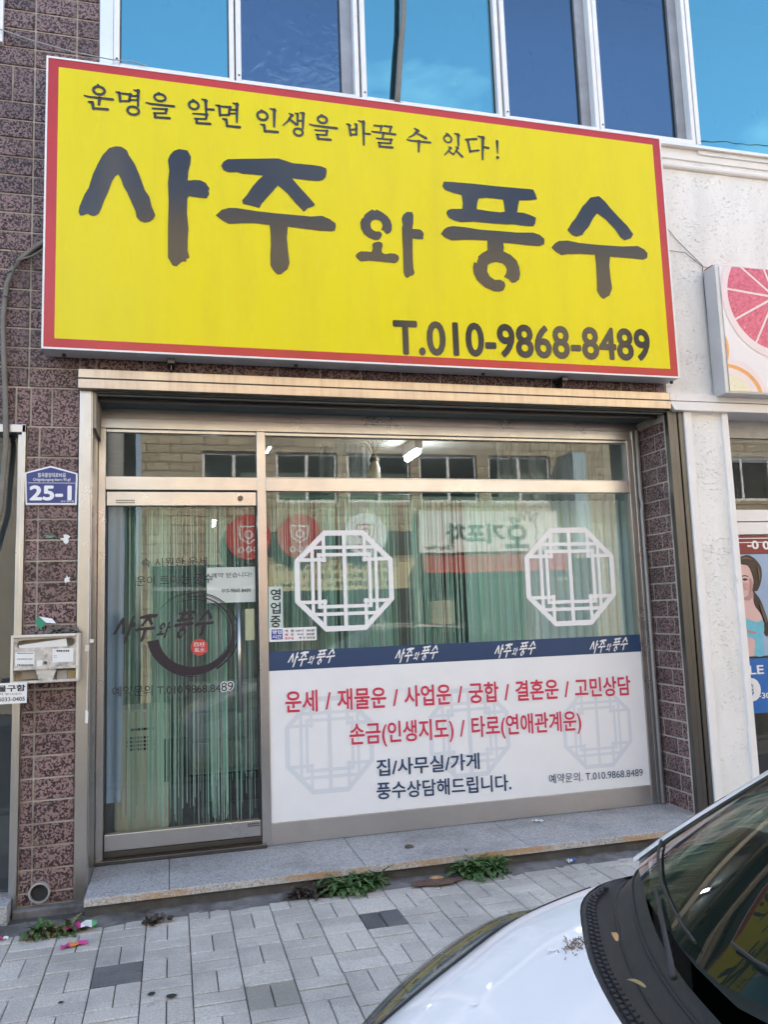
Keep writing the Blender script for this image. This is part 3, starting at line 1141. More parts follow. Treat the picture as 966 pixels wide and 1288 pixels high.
# slogan in brushed strokes: (polyline, width at start, width at end)
mb = MB()
Z1, Z2, Z3 = (90, 90, 5.084), (230, 110, 5.084), (400, 120, 3.715)
ST = [(Z1, [
    ([(80, 153), (110, 161), (262, 178)], 10, 15), ([(178, 168), (172, 212)], 18, 12), ([(108, 193), (128, 198)], 12, 16), ([(130, 196), (138, 238)], 17, 15), ([(134, 234), (228, 241)], 13, 16), ([(166, 84), (178, 98)], 12, 10),
    ([(283, 130), (303, 138)], 9, 14), ([(303, 134), (310, 192)], 16, 14), ([(303, 138), (380, 146)], 11, 12), ([(374, 143), (366, 190)], 15, 13), ([(308, 188), (368, 189)], 12, 12), ([(398, 118), (428, 126)], 9, 16), ([(424, 120), (423, 220)], 18, 12), ([(372, 156), (418, 156)], 10, 11), ([(370, 182), (418, 181)], 10, 11),
    ([(475, 198), (505, 206), (652, 222)], 9, 15), ([(555, 135), (570, 146)], 12, 10), ([(515, 235), (610, 241)], 10, 12), ([(606, 240), (600, 266)], 16, 12), ([(525, 265), (604, 266)], 11, 11), ([(530, 268), (536, 294)], 16, 14), ([(530, 291), (625, 298)], 13, 15),
    ([(775, 180), (790, 190)], 12, 10), ([(833, 176), (862, 188)], 9, 16), ([(856, 182), (860, 262)], 18, 12), ([(860, 240), (906, 243)], 12, 15), ([(775, 268), (868, 275)], 10, 12), ([(864, 273), (858, 304)], 16, 12), ([(785, 300), (860, 304)], 11, 11), ([(796, 302), (802, 330)], 16, 14), ([(796, 328), (885, 334)], 13, 15)]),
    (Z2, [
        ([(210, 112), (232, 120)], 9, 14), ([(231, 116), (237, 180)], 16, 14), ([(230, 120), (306, 126)], 11, 12), ([(300, 123), (292, 176)], 15, 13), ([(236, 175), (295, 176)], 12, 12), ([(320, 100), (350, 110)], 9, 16), ([(345, 104), (344, 222)], 18, 11), ([(300, 142), (342, 142)], 10, 11), ([(296, 166), (340, 166)], 10, 11), ([(255, 200), (276, 207)], 11, 15), ([(275, 204), (283, 248)], 17, 14), ([(279, 245), (363, 254)], 13, 16),
        ([(500, 145), (515, 153)], 12, 10), ([(558, 135), (590, 147)], 9, 16), ([(584, 140), (583, 250)], 19, 12), ([(498, 235), (520, 243)], 10, 15), ([(518, 240), (526, 282)], 17, 14), ([(522, 278), (605, 285)], 13, 16),
        ([(680, 165), (702, 180)], 9, 14), ([(698, 176), (672, 214), (640, 242)], 17, 7), ([(682, 202), (724, 236)], 14, 16), ([(718, 164), (736, 172)], 8, 13), ([(733, 168), (733, 240)], 15, 11), ([(736, 212), (762, 212)], 11, 11), ([(748, 160), (774, 168)], 8, 15), ([(769, 164), (767, 262)], 18, 12),
        ([(885, 175), (900, 184)], 12, 10), ([(810, 235), (838, 243), (985, 261)], 9, 15), ([(845, 272), (926, 278)], 10, 12), ([(922, 276), (917, 302)], 16, 12), ([(853, 301), (920, 304)], 11, 11), ([(860, 304), (867, 330)], 16, 14), ([(862, 327), (945, 334)], 13, 15)]),
    (Z3, [
        ([(135, 133), (150, 141)], 8, 11), ([(145, 136), (153, 187)], 11, 10), ([(172, 132), (180, 142)], 7, 11), ([(179, 136), (179, 184)], 12, 9), ([(150, 160), (178, 158)], 8, 8), ([(152, 183), (180, 182)], 9, 9), ([(190, 118), (216, 128)], 7, 11), ([(212, 122), (214, 231)], 14, 8), ([(215, 178), (243, 180)], 9, 10),
        ([(262, 140), (300, 144)], 8, 9), ([(297, 142), (293, 164)], 10, 7), ([(308, 142), (345, 147)], 8, 9), ([(341, 145), (336, 170)], 11, 8), ([(252, 168), (272, 171), (362, 182)], 7, 10), ([(306, 176), (302, 200)], 11, 8), ([(274, 200), (346, 207)], 8, 9), ([(342, 205), (338, 224)], 11, 8), ([(282, 220), (340, 224)], 8, 8), ([(287, 222), (291, 240)], 11, 9), ([(286, 238), (348, 243)], 9, 11),
        ([(452, 154), (470, 166)], 8, 11), ([(467, 163), (447, 185), (424, 196)], 12, 5), ([(462, 176), (505, 200)], 8, 13), ([(417, 206), (436, 211), (525, 220)], 7, 10), ([(472, 213), (471, 263)], 13, 8),
        ([(601, 178), (612, 184)], 9, 8), ([(640, 177), (660, 187)], 7, 12), ([(655, 182), (657, 236)], 13, 8), ([(612, 240), (622, 248)], 6, 9), ([(621, 244), (608, 262), (592, 278)], 10, 5), ([(612, 260), (634, 276)], 8, 9), ([(645, 240), (656, 248)], 6, 9), ([(654, 244), (645, 262), (632, 276)], 10, 5), ([(646, 258), (675, 286)], 9, 11),
        ([(690, 206), (742, 203)], 8, 10), ([(700, 208), (712, 264)], 11, 10), ([(712, 261), (752, 256)], 9, 9), ([(750, 190), (776, 200)], 7, 12), ([(771, 195), (770, 299)], 14, 8), ([(772, 240), (797, 246)], 9, 11),
        ([(838, 214), (840, 270)], 14, 5)])]
kpx = (PX(300, 150, SL) - PX(301, 150, SL)).length
WORDS = [0, 225, 310, 425, 505, 548, 700]
words = [MB() for _ in range(6)]


def word_of(px_):
    return words[max(k for k in range(6) if WORDS[k] <= px_)]


nlay = 0
for (ox, oy, sc), ss in ST:
    for pts, w0, w1 in ss:
        nlay = (nlay + 1) % 5
        stroke(word_of(ox + sum(p[0] for p in pts) / len(pts) / sc), to_plane(pts, ox, oy, sc), w0 / sc * kpx * 1.12, w1 / sc * kpx * 1.12, SL - nlay * .0002)
for (ox, oy, sc), cx, cy, rx, ry, wd in ((Z1, 173, 121, 33, 26, 16), (Z1, 392, 250, 34, 27, 15), (Z1, 563, 166, 34, 24, 15), (Z1, 780, 215, 30, 27, 15),
                                        (Z2, 508, 181, 33, 29, 16), (Z2, 738, 285, 29, 25, 15), (Z2, 892, 205, 31, 24, 15), (Z3, 607, 203, 20, 19, 9), (Z3, 840, 290, 4, 4, 8)):
    c = PX(ox + cx / sc, oy + cy / sc, SL)
    ring(word_of(ox + cx / sc), c.x, c.z, rx / sc * kpx, ry / sc * kpx, wd / sc * kpx, SL - .0012)
for wmb in words:
    wmb.build('slogan_lettering', m_signink, sign)
mb = MB()
text_px(mb, 'T.010-9868-8489', (496, 424), (817, 434), 41, SL, bold=.028, spacing=1.02)
mb.build('phone_lettering', m_signink, sign)
# bolts under the casing and steel brackets that hold the sign
for px_ in (215, 700):
    mb = MB()
    x = PX(px_, 470, FW).x
    mb.box(x - .02, x + .02, SY + .06, FW + .01, 2.955, 2.984)
    mb.box(x - .004, x + .004, SY + .09, FW + .02, 2.925, 2.955)
    mb.build('bracket', m_steel_dark, sign, bevel=.002)
for px_ in (80, 372, 607, 843):
    x = PX(px_, 455, 4.65).x
    mb = MB()
    mb.tube([(x, 4.65, 2.972), (x, 4.65, 2.987)], .011, 10)
    mb.build('bolt', m_gapd, sign)

# ------------------------------------------------------------------ window stickers, banner, notices
def lattice(mb, cx, cz, W_, Hh, Y, mi=0, thick=None):
    """octagonal lattice; rectangles and an octagon rim, flat, one silhouette"""
    def P(u, v):
        return (cx + (u - .5) * W_, cz + (.5 - v) * Hh)
    c = .295
    out = [(c, 0), (0, c), (0, 1 - c), (c, 1), (1 - c, 1), (1, 1 - c), (1, c), (1 - c, 0)]
    t = .052
    d = t * .41
    inn = [(c + d, t), (t, c + d), (t, 1 - c - d), (c + d, 1 - t), (1 - c - d, 1 - t), (1 - t, 1 - c - d), (1 - t, c + d), (1 - c - d, t)]
    for i in range(8):
        j = (i + 1) % 8
        mb.quad([(*P(*q)[:1], Y, P(*q)[1]) for q in (out[i], out[j], inn[j], inn[i])], mi)
    w_ = .017
    bars = []
    for u in (.178, .822):
        bars.append((u, .17, u, .83))
        bars.append((.17, u - .008, .83, u - .008) if u < .5 else (.17, u + .008, .83, u + .008))
    for u in (.243, .757):
        bars.append((u, .225, u, .775))
        bars.append((.225, u, .775, u))
    for u in (.292, .708):
        for a, b in ((.03, .315), (.685, .97)):
            bars.append((u, a, u, b))
            bars.append((a, u, b, u))
    bars.append((.5, .03, .5, .97))
    for k, (a, b, c2, d2) in enumerate(bars):
        ww = w_ * (1.15 if k == len(bars) - 1 else 1)
        yy = Y - .0002 - k * .00008
        if a == c2:
            q = (P(a - ww, d2), P(a + ww, d2), P(a + ww, b), P(a - ww, b))
        else:
            q = (P(a, b + ww), P(c2, b + ww), P(c2, b - ww), P(a, b - ww))
        mb.quad([(x, yy, z) for x, z in q], mi)


LY = GZ - .003
mb = MB()
lattice(mb, 1.085, 1.703, .655, .65, LY)
tag(mb.build('lattice_sticker', m_white), 'white octagonal lattice sticker on the window glass beside the opening hours sign', 'window sticker', 'lattice stickers on the window')
mb = MB()
lattice(mb, 2.702, 1.692, .69, .685, LY)
tag(mb.build('lattice_sticker', m_white), 'white octagonal lattice sticker at the right end of the window glass, beside the tiled reveal', 'window sticker', 'lattice stickers on the window')

ban = thing('window_banner', 'white and navy fortune telling banner covering the lower half of the shop window', 'banner', (1.9, GZ, .233))
bx0, bx1 = .584, 3.211
mb = MB()
mb.box(bx0, bx1, GZ - .002, GZ + .004, .235, 1.148)
mb.build('banner_panel', m_white, ban)
mb = MB()
mb.box(bx0, bx1, GZ - .002, GZ + .004, 1.149, 1.268)
mb.build('navy_strip', m_navy, ban)
for cx, cy, wp, hp in ((415, 936, 108, 112), (591, 921, 108, 108), (752, 916, 100, 100)):
    a = PX(cx, cy, LY)
    mb = MB()
    lattice(mb, a.x, a.z, wp / 1008.5 * 5.3 * 1.0, hp / 1008.5 * 5.35, LY + .0005)
    mb.build('lattice_print', m_faint, ban)
mb = MB()
TY = GZ - .0065
text_px(mb, '운세 / 재물운 / 사업운 / 궁합 / 결혼운 / 고민상담', (359, 883), (793, 862), 27, TY, bold=.022, outline=.06, wspace=1.25)
mb.build('red_lettering', [m_bred, m_white], ban)
mb = MB()
text_px(mb, '손금(인생지도) / 타로(연애관계운)', (440, 926), (731, 908), 31, TY, bold=.02, outline=.055, wspace=1.25)
mb.build('red_lettering', [m_bred, m_white], ban)
mb = MB()
text_px(mb, '집/사무실/가게', (474, 966), (603, 957), 21, TY, bold=.016)
mb.build('navy_lettering', m_navy, ban)
mb = MB()
text_px(mb, '풍수상담해드립니다.', (474, 995), (643, 984), 21, TY, bold=.016)
mb.build('navy_lettering', m_navy, ban)
mb = MB()
text_px(mb, '예약문의. T.010.9868.8489', (691, 980), (809, 971), 12, TY, bold=.0)
mb.build('navy_lettering', m_navy, ban)


def brush_title(mb, x0, x1, z0, z1, Y, slant=.25, rise=.0, mi=0, thin=1.0):
    """the brush title again, small: same letter shapes squeezed into a rectangle and slanted"""
    allp = [p for L in title_plane for l in L for p in l]
    ax, bx = min(p[0] for p in allp), max(p[0] for p in allp)
    az, bz = min(p[1] for p in allp), max(p[1] for p in allp)
    for L in title_plane:
        def mp(p):
            u = (p[0] - ax) / (bx - ax)
            v = (p[1] - az - (bz - az) * .0) / (bz - az) + (.20 * (u - .5))
            return (x0 + u * (x1 - x0) + slant * (v - .5) * (z1 - z0), z0 + v * (z1 - z0) + rise * u)
        flat_poly(mb, [mp(p) for p in L[0]], Y, mi, [[mp(p) for p in h] for h in L[1:]])


for (xa, xb, yc) in ((363, 421, 829), (498, 551, 824), (623, 674, 818.5), (743, 790, 813)):
    A, B = PX(xa, yc, TY), PX(xb, yc - 2, TY)
    mb = MB()
    brush_title(mb, A.x, B.x, A.z - .048, A.z + .048, TY, .35)
    mb.build('logo_lettering', m_white, ban)

# opening hours: pale tall sign and the small hours plate under it
mb = MB()
a, b = PX(337, 738, LY), PX(356, 790, LY)
vs_ = thing('open_sign', 'narrow pale green upright sign reading open for business at the left edge of the window', 'sign', ((a.x + b.x) / 2, LY, b.z))
mb.box(a.x, b.x, LY - .002, LY + .002, b.z, a.z)
mb.build('sign_sheet', M('pale_green_sheet', (.55, .66, .62), .5), vs_)
mb = MB()
for ch, yc in (('영', 748), ('업', 765), ('중', 782)):
    text_px(mb, ch, (340.5, yc), (352.5, yc - .4), 14, LY - .0035, bold=.02)
mb.build('lettering', m_black, vs_)
a, b = PX(338, 790.5, LY), PX(398, 805, LY)
hs = thing('hours_plate', 'small white opening hours plate with a blue square under the upright sign', 'sign', ((a.x + b.x) / 2, LY, b.z))
mb = MB()
mb.box(a.x, b.x, LY - .006, LY - .001, b.z, a.z)
mb.build('plate', m_white, hs)
mb = MB()
c, d = PX(341, 792, LY), PX(355, 804, LY)
mb.quad([(c.x, LY - .0075, d.z), (d.x, LY - .0075, d.z), (d.x, LY - .0075, c.z), (c.x, LY - .0075, c.z)])
mb.build('blue_square', M('hours_blue', (.015, .03, .30), .4), hs)
mb = MB()
text_px(mb, '영업', (342.3, 795.2), (353.8, 794.9), 4.6, LY - .009, bold=.03, mi=0)
text_px(mb, '시간', (342.3, 801.0), (353.8, 800.7), 4.6, LY - .009, bold=.03, mi=0)
text_px(mb, '개  점', (358, 793.6), (369, 793.4), 3.2, LY - .0085, mi=1, bold=.01)
text_px(mb, '10시  00분', (372, 793.3), (396, 792.6), 3.2, LY - .0085, mi=1, bold=.01)
text_px(mb, '폐  점', (358, 798.3), (369, 798.0), 3.2, LY - .0085, mi=2, bold=.01)
text_px(mb, '9시  00분', (374, 797.9), (396, 797.2), 3.2, LY - .0085, mi=1, bold=.01)
text_px(mb, '휴무일', (358, 802.9), (369, 802.6), 3.2, LY - .0085, mi=2, bold=.01)
text_px(mb, '매 주 일요일', (376, 802.4), (396, 801.8), 3.0, LY - .0085, mi=1, bold=.01)
mb.build('lettering', [m_white, m_black, m_bred], hs)

# door lettering (vinyl on the glass): slogan, brush title, ink ring, phone, seal
DY = GZ + .016
dl = thing('door_lettering', 'dark purple brush lettering with an ink ring stuck on the glass door', 'window lettering', (.07, DY, 1.0))
mb = MB()
text_px(mb, '속 시원한 운세', (177, 708), (260, 706), 11.5, DY, bold=.0)
mb.build('slogan_lettering', m_purple, dl)
mb = MB()
text_px(mb, '운이 트이는 풍수', (171, 731), (267, 727), 12.5, DY, bold=.0)
mb.build('slogan_lettering', m_purple, dl)
mb = MB()
text_px(mb, '예약문의 T.010.9868.84', (141, 870), (277, 865), 13, DY, bold=0)
mb.build('phone_lettering', m_purple, dl)
mb = MB()
text_px(mb, '89', (278, 864), (293, 863), 11, DY, bold=.005, mi=1, outline=.075, omi=0)
mb.build('outlined_digits', [m_white, m_purple], dl)
mb = MB()
A, B = PX(144, 790, DY), PX(268, 785, DY)
brush_title(mb, A.x, B.x, A.z - .085, A.z + .085, DY, .3)
mb.build('brush_title', m_purple, dl)
mb = MB()
c = PX(243, 797, DY)
u_ = 4.83 * 1000
k = 5.2 / 1008.5
# thick ink sweep at the bottom tapering up the right side and over the top, then dry-brush hairlines
ring(mb, c.x, c.z, 47 * k, 44 * k, 13.5 * k, DY, 0, 26, math.radians(188), math.radians(285), w1=9 * k)
ring(mb, c.x, c.z, 47 * k, 44 * k, 9 * k, DY - .0003, 0, 26, math.radians(285), math.radians(365), w1=2.6 * k)
ring(mb, c.x, c.z, 47 * k, 44 * k, 2.6 * k, DY - .0006, 0, 26, math.radians(365), math.radians(458), w1=.7 * k)
ring(mb, c.x, c.z, 53 * k, 49 * k, 2.2 * k, DY - .0004, 0, 40, math.radians(300), math.radians(485), w1=.5 * k)
ring(mb, c.x, c.z, 50.3 * k, 47.5 * k, .9 * k, DY - .0007, 0, 40, math.radians(330), math.radians(500), w1=.5 * k)
ring(mb, c.x, c.z, 43 * k, 40.5 * k, .8 * k, DY - .0005, 0, 40, math.radians(290), math.radians(470), w1=.4 * k)
ring(mb, c.x, c.z, 50 * k, 50 * k, 2.5 * k, DY - .0008, 0, 16, math.radians(215), math.radians(275), w1=.8 * k)
mb.build('ink_ring', m_purple, dl)
mb = MB()
c = PX(250.5, 814, DY)
n = 20
mb.quad([(c.x + (.052 + .0025 * math.sin(5 * i)) * math.cos(2 * math.pi * i / n), DY - .001, c.z + .050 * math.sin(2 * math.pi * i / n)) for i in range(n)], 0)
put_text(mb, '四柱', c.x - .033, c.x + .033, c.z + .003, c.z + .031, DY - .0025, mi=1)
put_text(mb, '風水', c.x - .033, c.x + .033, c.z - .031, c.z - .003, DY - .0025, mi=1)
mb.build('red_seal', [m_seal, m_white], dl)


def notice(name, label, px0, py0, px1, py1, Y, mat, lines, cat='notice', lean=0.0, inkm=None):
    a, b = PX(px0, py0, Y), PX(px1, py1, Y)
    t = thing(name, label, cat, ((a.x + b.x) / 2, Y, b.z))
    m1 = MB()
    m1.box(a.x, b.x, Y - .0008, Y + .0008, b.z, a.z)
    m1.build('sheet', mat, t)
    if lines:
        for (body, l, r, hh, bold) in lines:
            m2 = MB()
            text_px(m2, body, l, r, hh, Y - .002, bold=bold)
            m2.build('lettering', inkm or m_black, t)
    return t


notice('paper_notice', 'white paper notice with a booking phone number behind the glass door', 259.5, 714, 321, 757, GZ + .03, m_paper,
       [('예약 받습니다!', (266, 724), (316, 722.5), 6.5, 0.0), ('010-9868-8489', (279, 743), (315, 742.5), 4.5, .012)])
notice('paper_slip', 'pale yellow paper slip behind the door glass beside the handle', 308, 766, 320, 805, GZ + .03, m_paper_y, [])

# ------------------------------------------------------------------ inside the shop
def strings(name, x0, x1, z0, z1, n, Y, label, mat, wmin=.0015, wmax=.0042, jag=.12, group=None, clump=.5):
    b = MB()
    centres = [R.uniform(x0, x1) for _ in range(max(3, int((x1 - x0) / .09)))]
    for i in range(n):
        x = R.uniform(x0, x1)
        if R.random() < clump:
            x = min(x1, max(x0, R.choice(centres) + R.gauss(0, .013)))
        y = Y + R.uniform(-.02, .02)
        wd = R.uniform(wmin, wmax)
        zb = z0 + (R.random() ** 2) * jag
        dx = R.gauss(0, .004)
        amp = R.gauss(0, .003)
        pts = []
        for k in range(7):
            v = k / 6
            pts.append((x + dx * v + amp * math.sin(v * 5 + i), y, z1 + (zb - z1) * v))
        nn = len(b.v)
        for px_, py_, pz_ in pts:
            b.v += [(px_ - wd / 2, py_, pz_), (px_ + wd / 2, py_ + R.uniform(-.001, .001), pz_)]
        for k in range(6):
            b.f.append((nn + 2 * k, nn + 2 * k + 2, nn + 2 * k + 3, nn + 2 * k + 1))
            b.m.append(0)
    b.box(x0 - .02, x1 + .02, Y - .012, Y + .012, z1, z1 + .02)
    return tag(b.build(name, mat), label, 'curtain', group)


m_str = mat_cloth('green_strings', [(.22, .46, .36), (.50, .80, .68), (.14, .30, .24), (.70, .90, .80), (.36, .64, .52), (.84, .93, .86), (.44, .74, .62)], .35)
m_str2 = mat_cloth('pale_strings', [(.10, .34, .28), (.22, .50, .42), (.32, .60, .52), (.16, .42, .36), (.5, .72, .62)], .4)
strings('string_curtain', -.34, .50, .24, 2.24, 210, 5.24, 'green string curtain hanging behind the glass door, ends loose above the floor', m_str, jag=.3)
strings('string_curtain', .62, 1.50, .5, 2.26, 290, 5.26, 'dense green string curtain behind the left part of the shop window', m_str)
strings('string_curtain', 1.56, 2.42, .5, 2.26, 260, 5.30, 'sparse green string curtain behind the middle of the shop window', m_str)


def sheer(name, x0, x1, z0, z1, Y, amp, per, label, mat, gather=0.0):
    b = MB()
    nx, nz = int((x1 - x0) / .012), 14
    rows = []
    for i in range(nx + 1):
        u = i / nx
        col_ = []
        for k in range(nz + 1):
            v = k / nz
            g = 1 - gather * math.sin(math.pi * min(1, v * 1.05)) ** 2 * (1 - v) if gather else 1
            xx = (x0 + x1) / 2 + (u - .5) * (x1 - x0) * (1 - gather * (1 - v))
            yy = Y + amp * math.sin(u * (x1 - x0) / per * 2 * math.pi + .6 * math.sin(3 * v)) + .3 * amp * math.sin(u * 37)
            col_.append((xx, yy, z1 + (z0 - z1) * v))
        rows.append(col_)
    b.grid(rows)
    return tag(b.build(name, mat, smooth=True), label, 'curtain')


m_sheer = mat_cloth('pale_teal_sheer', [(.74, .88, .84), (.74, .88, .84)], .12, .12)
m_sheer2 = mat_cloth('blue_white_sheer', [(.66, .82, .82), (.66, .82, .82)], .22, .15)
sheer('sheer_curtain', 2.05, 3.36, .35, 2.27, 5.42, .016, .07, 'pale teal sheer curtain behind the right part of the shop window', m_sheer)
sheer('sheer_curtain', 1.12, 1.52, .35, 2.27, 5.44, .03, .11, 'gathered bluish sheer curtain in the middle of the shop window', m_sheer2, .55)
sheer('sheer_curtain', -.42, -.30, .42, 2.2, 5.20, .012, .06, 'narrow pale blue curtain strip at the hinge side of the glass door', mat_cloth('blue_curtain', [(.36, .48, .64), (.36, .48, .64)], .3, .05), -.35)
m_netting = mat_cloth('grey_netting', [(.42, .45, .45), (.42, .45, .45)], .5, .35)
sheer('net_curtain', 1.08, 1.50, 2.28, 2.78, 5.9, .02, .12, 'pale net curtain hanging high inside behind the transom, beside the tube light', m_netting)
sheer('net_curtain', 2.45, 3.38, 2.28, 2.78, 5.7, .02, .15, 'grey net curtain hanging behind the right end of the transom', m_netting)

# beige floor cabinet unit with vents behind the door
A = PX(168, 950, 5.62)
fc = thing('floor_cooler', 'beige floor standing cooler with vent slots behind the glass door', 'appliance', (A.x, 5.7, .1))
mb = MB()
m_beige = M('beige_plastic', (.78, .74, .60), .45, var=.08)
mb.box(-.36, -.02, 5.55, 5.9, .16, .92)
mb.build('body', m_beige, fc, bevel=.02)
mb = MB()
mb.box(-.35, -.03, 5.56, 5.9, .1, .16)
mb.build('base', m_gapd, fc)
mb = MB()
for r_ in range(4):
    for k in range(9):
        if (r_ in (0, 3)) and k in (0, 8):
            continue
        mb.box(-.285 + k * .021, -.272 + k * .021, 5.546, 5.55, .66 + r_ * .024, .675 + r_ * .024)
mb.build('vent', m_gapd, fc)
mb = MB()
mb.box(-.26, -.11, 5.546, 5.55, .785, .80)
mb.box(-.05, -.022, 5.545, 5.55, .45, .72)
mb.build('control_panel', m_black, fc)
# low cabinet with drawers further in
dr = thing('drawer_cabinet', 'low grey cabinet with two wide drawers deep behind the glass door', 'cabinet', (.55, 6.6, .1))
mb = MB()
mb.box(.12, 1.0, 6.4, 6.8, .32, .98)
mb.build('body', M('grey_laminate', (.36, .40, .40), .4), dr, bevel=.006)
for z in (.36, .58, .79):
    mb = MB()
    mb.box(.13, .55, 6.385, 6.40, z, z + .19)
    mb.box(.565, .99, 6.385, 6.40, z, z + .19)
    mb.build('drawer', M('drawer_front', (.42, .46, .45), .35), dr, bevel=.004)
mb = MB()
mb.box(.14, .98, 6.42, 6.8, .1, .32)
mb.build('base', m_gapd, dr)
# tabletop jumble and a desk with a chair frame
dk = thing('desk', 'dark desk with a pale top deep inside behind the window', 'desk', (1.9, 7.4, .1))
mb = MB()
mb.box(1.3, 2.7, 7.1, 7.7, .80, .84)
mb.build('tabletop', M('desk_top', (.45, .42, .36), .4), dk, bevel=.004)
for x in (1.33, 2.63):
    mb = MB()
    mb.box(x, x + .05, 7.13, 7.67, .1, .80)
    mb.build('leg', m_gapd, dk)
# a framed stand: thin wooden frame visible at the middle of the window
fr = thing('wooden_stand', 'thin yellow wooden stand behind the string curtain in the window middle', 'stand', (2.2, 6.0, .1))
A = PX(595, 785, 5.9)
mb = MB()
mb.box(A.x, A.x + .05, 5.9, 5.95, .1, A.z)
mb.box(A.x, A.x + .30, 5.9, 5.95, A.z - .03, A.z + .012)
mb.box(A.x + .26, A.x + .30, 5.9, 5.95, .1, A.z - .03)
mb.build('frame', M('yellow_wood', (.55, .42, .12), .5), fr, bevel=.003)
# vase of dried stems on top of a cabinet behind the transom
A = PX(471, 600, 5.75)
vz = thing('flower_vase', 'cream ribbed vase of dried stems seen through the transom', 'vase', (A.x, 5.75, A.z - .15))
mb = MB()
prof = [(.0, -.15), (.03, -.15), (.045, -.05), (.048, .03), (.042, .075), (.028, .105), (.030, .12)]
mb.tube([(A.x, 5.75, A.z + z) for r_, z in prof[1:]], [r_ for r_, z in prof[1:]], 18)
mb.build('body', M('cream_ceramic', (.62, .55, .38), .4, var=.3, vscale=30, stretch=(1, 1, .05)), vz, smooth=True)
mb = MB()
mb.tube([(A.x, 5.75, A.z + .12), (A.x, 5.75, A.z + .17)], [.036, .018], 14)
for k in range(16):
    th = R.uniform(-.8, .8)
    L = R.uniform(.1, .19)
    mb.tube([(A.x, 5.75, A.z + .15), (A.x + .5 * L * math.sin(th), 5.75 + R.uniform(-.03, .03), A.z + .15 + .6 * L), (A.x + L * math.sin(th), 5.75 + R.uniform(-.05, .05), A.z + .15 + L * math.cos(th))], .0025, 5)
mb.build('stems', M('dried_stems', (.20, .15, .08), .8), vz)
mb = MB()
mb.box(A.x - .22, A.x + .25, 5.62, 5.95, .1, A.z - .15)
tag(mb.build('tall_cabinet', M('cabinet_dark', (.16, .17, .17), .5), bevel=.006), 'tall dark cabinet behind the window under the cream vase', 'cabinet')
for (px_, py_, yy, ln, lb) in ((519, 573, 5.9, .30, 'lit fluorescent tube on the shop ceiling seen through the middle of the transom'), (337, 563, 6.3, .26, 'lit fluorescent tube on the shop ceiling just right of the door mullion'),
                               (268, 659, 8.3, .25, 'lit fluorescent tube far inside seen through the upper door glass')):
    A = PX(px_, py_, yy)
    t = thing('tube_light', lb, 'ceiling light', (A.x, yy, min(2.80, A.z + .05)), 'tube lights in the shop')
    mb = MB()
    mb.tube([(A.x, yy - ln / 2, A.z), (A.x, yy + ln / 2, A.z)], .022, 10)
    mb.build('tube', m_lamp, t)
    mb = MB()
    mb.box(A.x - .03, A.x + .03, yy - ln / 2 - .02, yy + ln / 2 + .02, A.z + .024, 2.80 if A.z < 2.77 else A.z + .03)
    mb.build('batten', m_ceil, t)

# ------------------------------------------------------------------ pier: house number, mailbox, paper bits, pipe
PY = FW - .012
hp = thing('house_number_plate', 'blue house number plate reading 25-1 on the tiled pier', 'number plate', (-.65, PY, 2.13))
pent = [PX(31.5, 635.5, PY), PX(96, 635.5, PY), PX(97.5, 595.5, PY), PX(63.5, 586, PY), PX(30.5, 594.5, PY)]
pent = [(q.x, q.z) for q in pent]
cxp = sum(q[0] for q in pent) / 5
czp = sum(q[1] for q in pent) / 5
mb = MB()
mb.prism(pent, PY - .006, FW - .003)
mb.build('rim', m_white, hp, bevel=.004)
mb = MB()
mb.prism([(cxp + (x - cxp) * .93, czp + (z - czp) * .90) for x, z in pent], PY - .0075, PY - .0062)
mb.build('plate', m_blue, hp)
mb = MB()
TYP = PY - .009
text_px(mb, '25-1', (37.5, 620), (88.5, 620), 17.5, TYP, bold=.035)
text_px(mb, '칠곡중앙대로95길', (47, 597.5), (82, 597.5), 5.5, TYP, bold=.012)
text_px(mb, 'Chilgokjungang-daero 95-gil', (41, 603.6), (88, 603.6), 4.2, TYP, bold=.008)
a, b = PX(34.5, 607.0, TYP), PX(94.5, 607.5, TYP)
mb.quad([(a.x, TYP, b.z - .002), (b.x, TYP, b.z - .002), (b.x, TYP, a.z), (a.x, TYP, a.z)])
text_px(mb, '대구 북구청', (76, 630.6), (92, 630.6), 2.4, TYP, bold=.01)
mb.build('lettering', m_white, hp)

MY = 4.63
mx0, mx1, mz0, mz1 = -.822, -.485, 1.182, 1.436
mail = thing('mailbox', 'rusty cream mailbox full of mail on the tiled pier', 'mailbox', (-.65, 4.70, mz0))
m_cream = M('rusty_cream_paint', (.72, .66, .56), .55, var=.18, vscale=10, dirt=((.22, .09, .035), .60, .72, 9, (1, 1, 1)))
m_creamd = M('grimy_cream_front', (.60, .56, .50), .6, var=.35, vscale=25, dirt=((.16, .14, .12), .52, .70, 16, (1, 1, 1)))
t_ = .014
mb = MB()
mb.box(mx0, mx1, MY + .085, MY + .1, mz0, mz1)
mb.box(mx0, mx0 + t_, MY, MY + .085, mz0, mz1)
mb.box(mx1 - t_, mx1, MY, MY + .085, mz0, mz1)
mb.box(mx0 + t_, mx1 - t_, MY, MY + .085, mz0, mz0 + t_)
mb.box(mx0 + t_, mx1 - t_, MY - .012, MY + .085, mz1 - t_, mz1)
mb.build('body', m_cream, mail, bevel=.003)
mb = MB()


def mq(zx, zy):
    q = PX(zx / 7.15, 740 + zy / 7.15, MY)
    return (q.x, q.z)


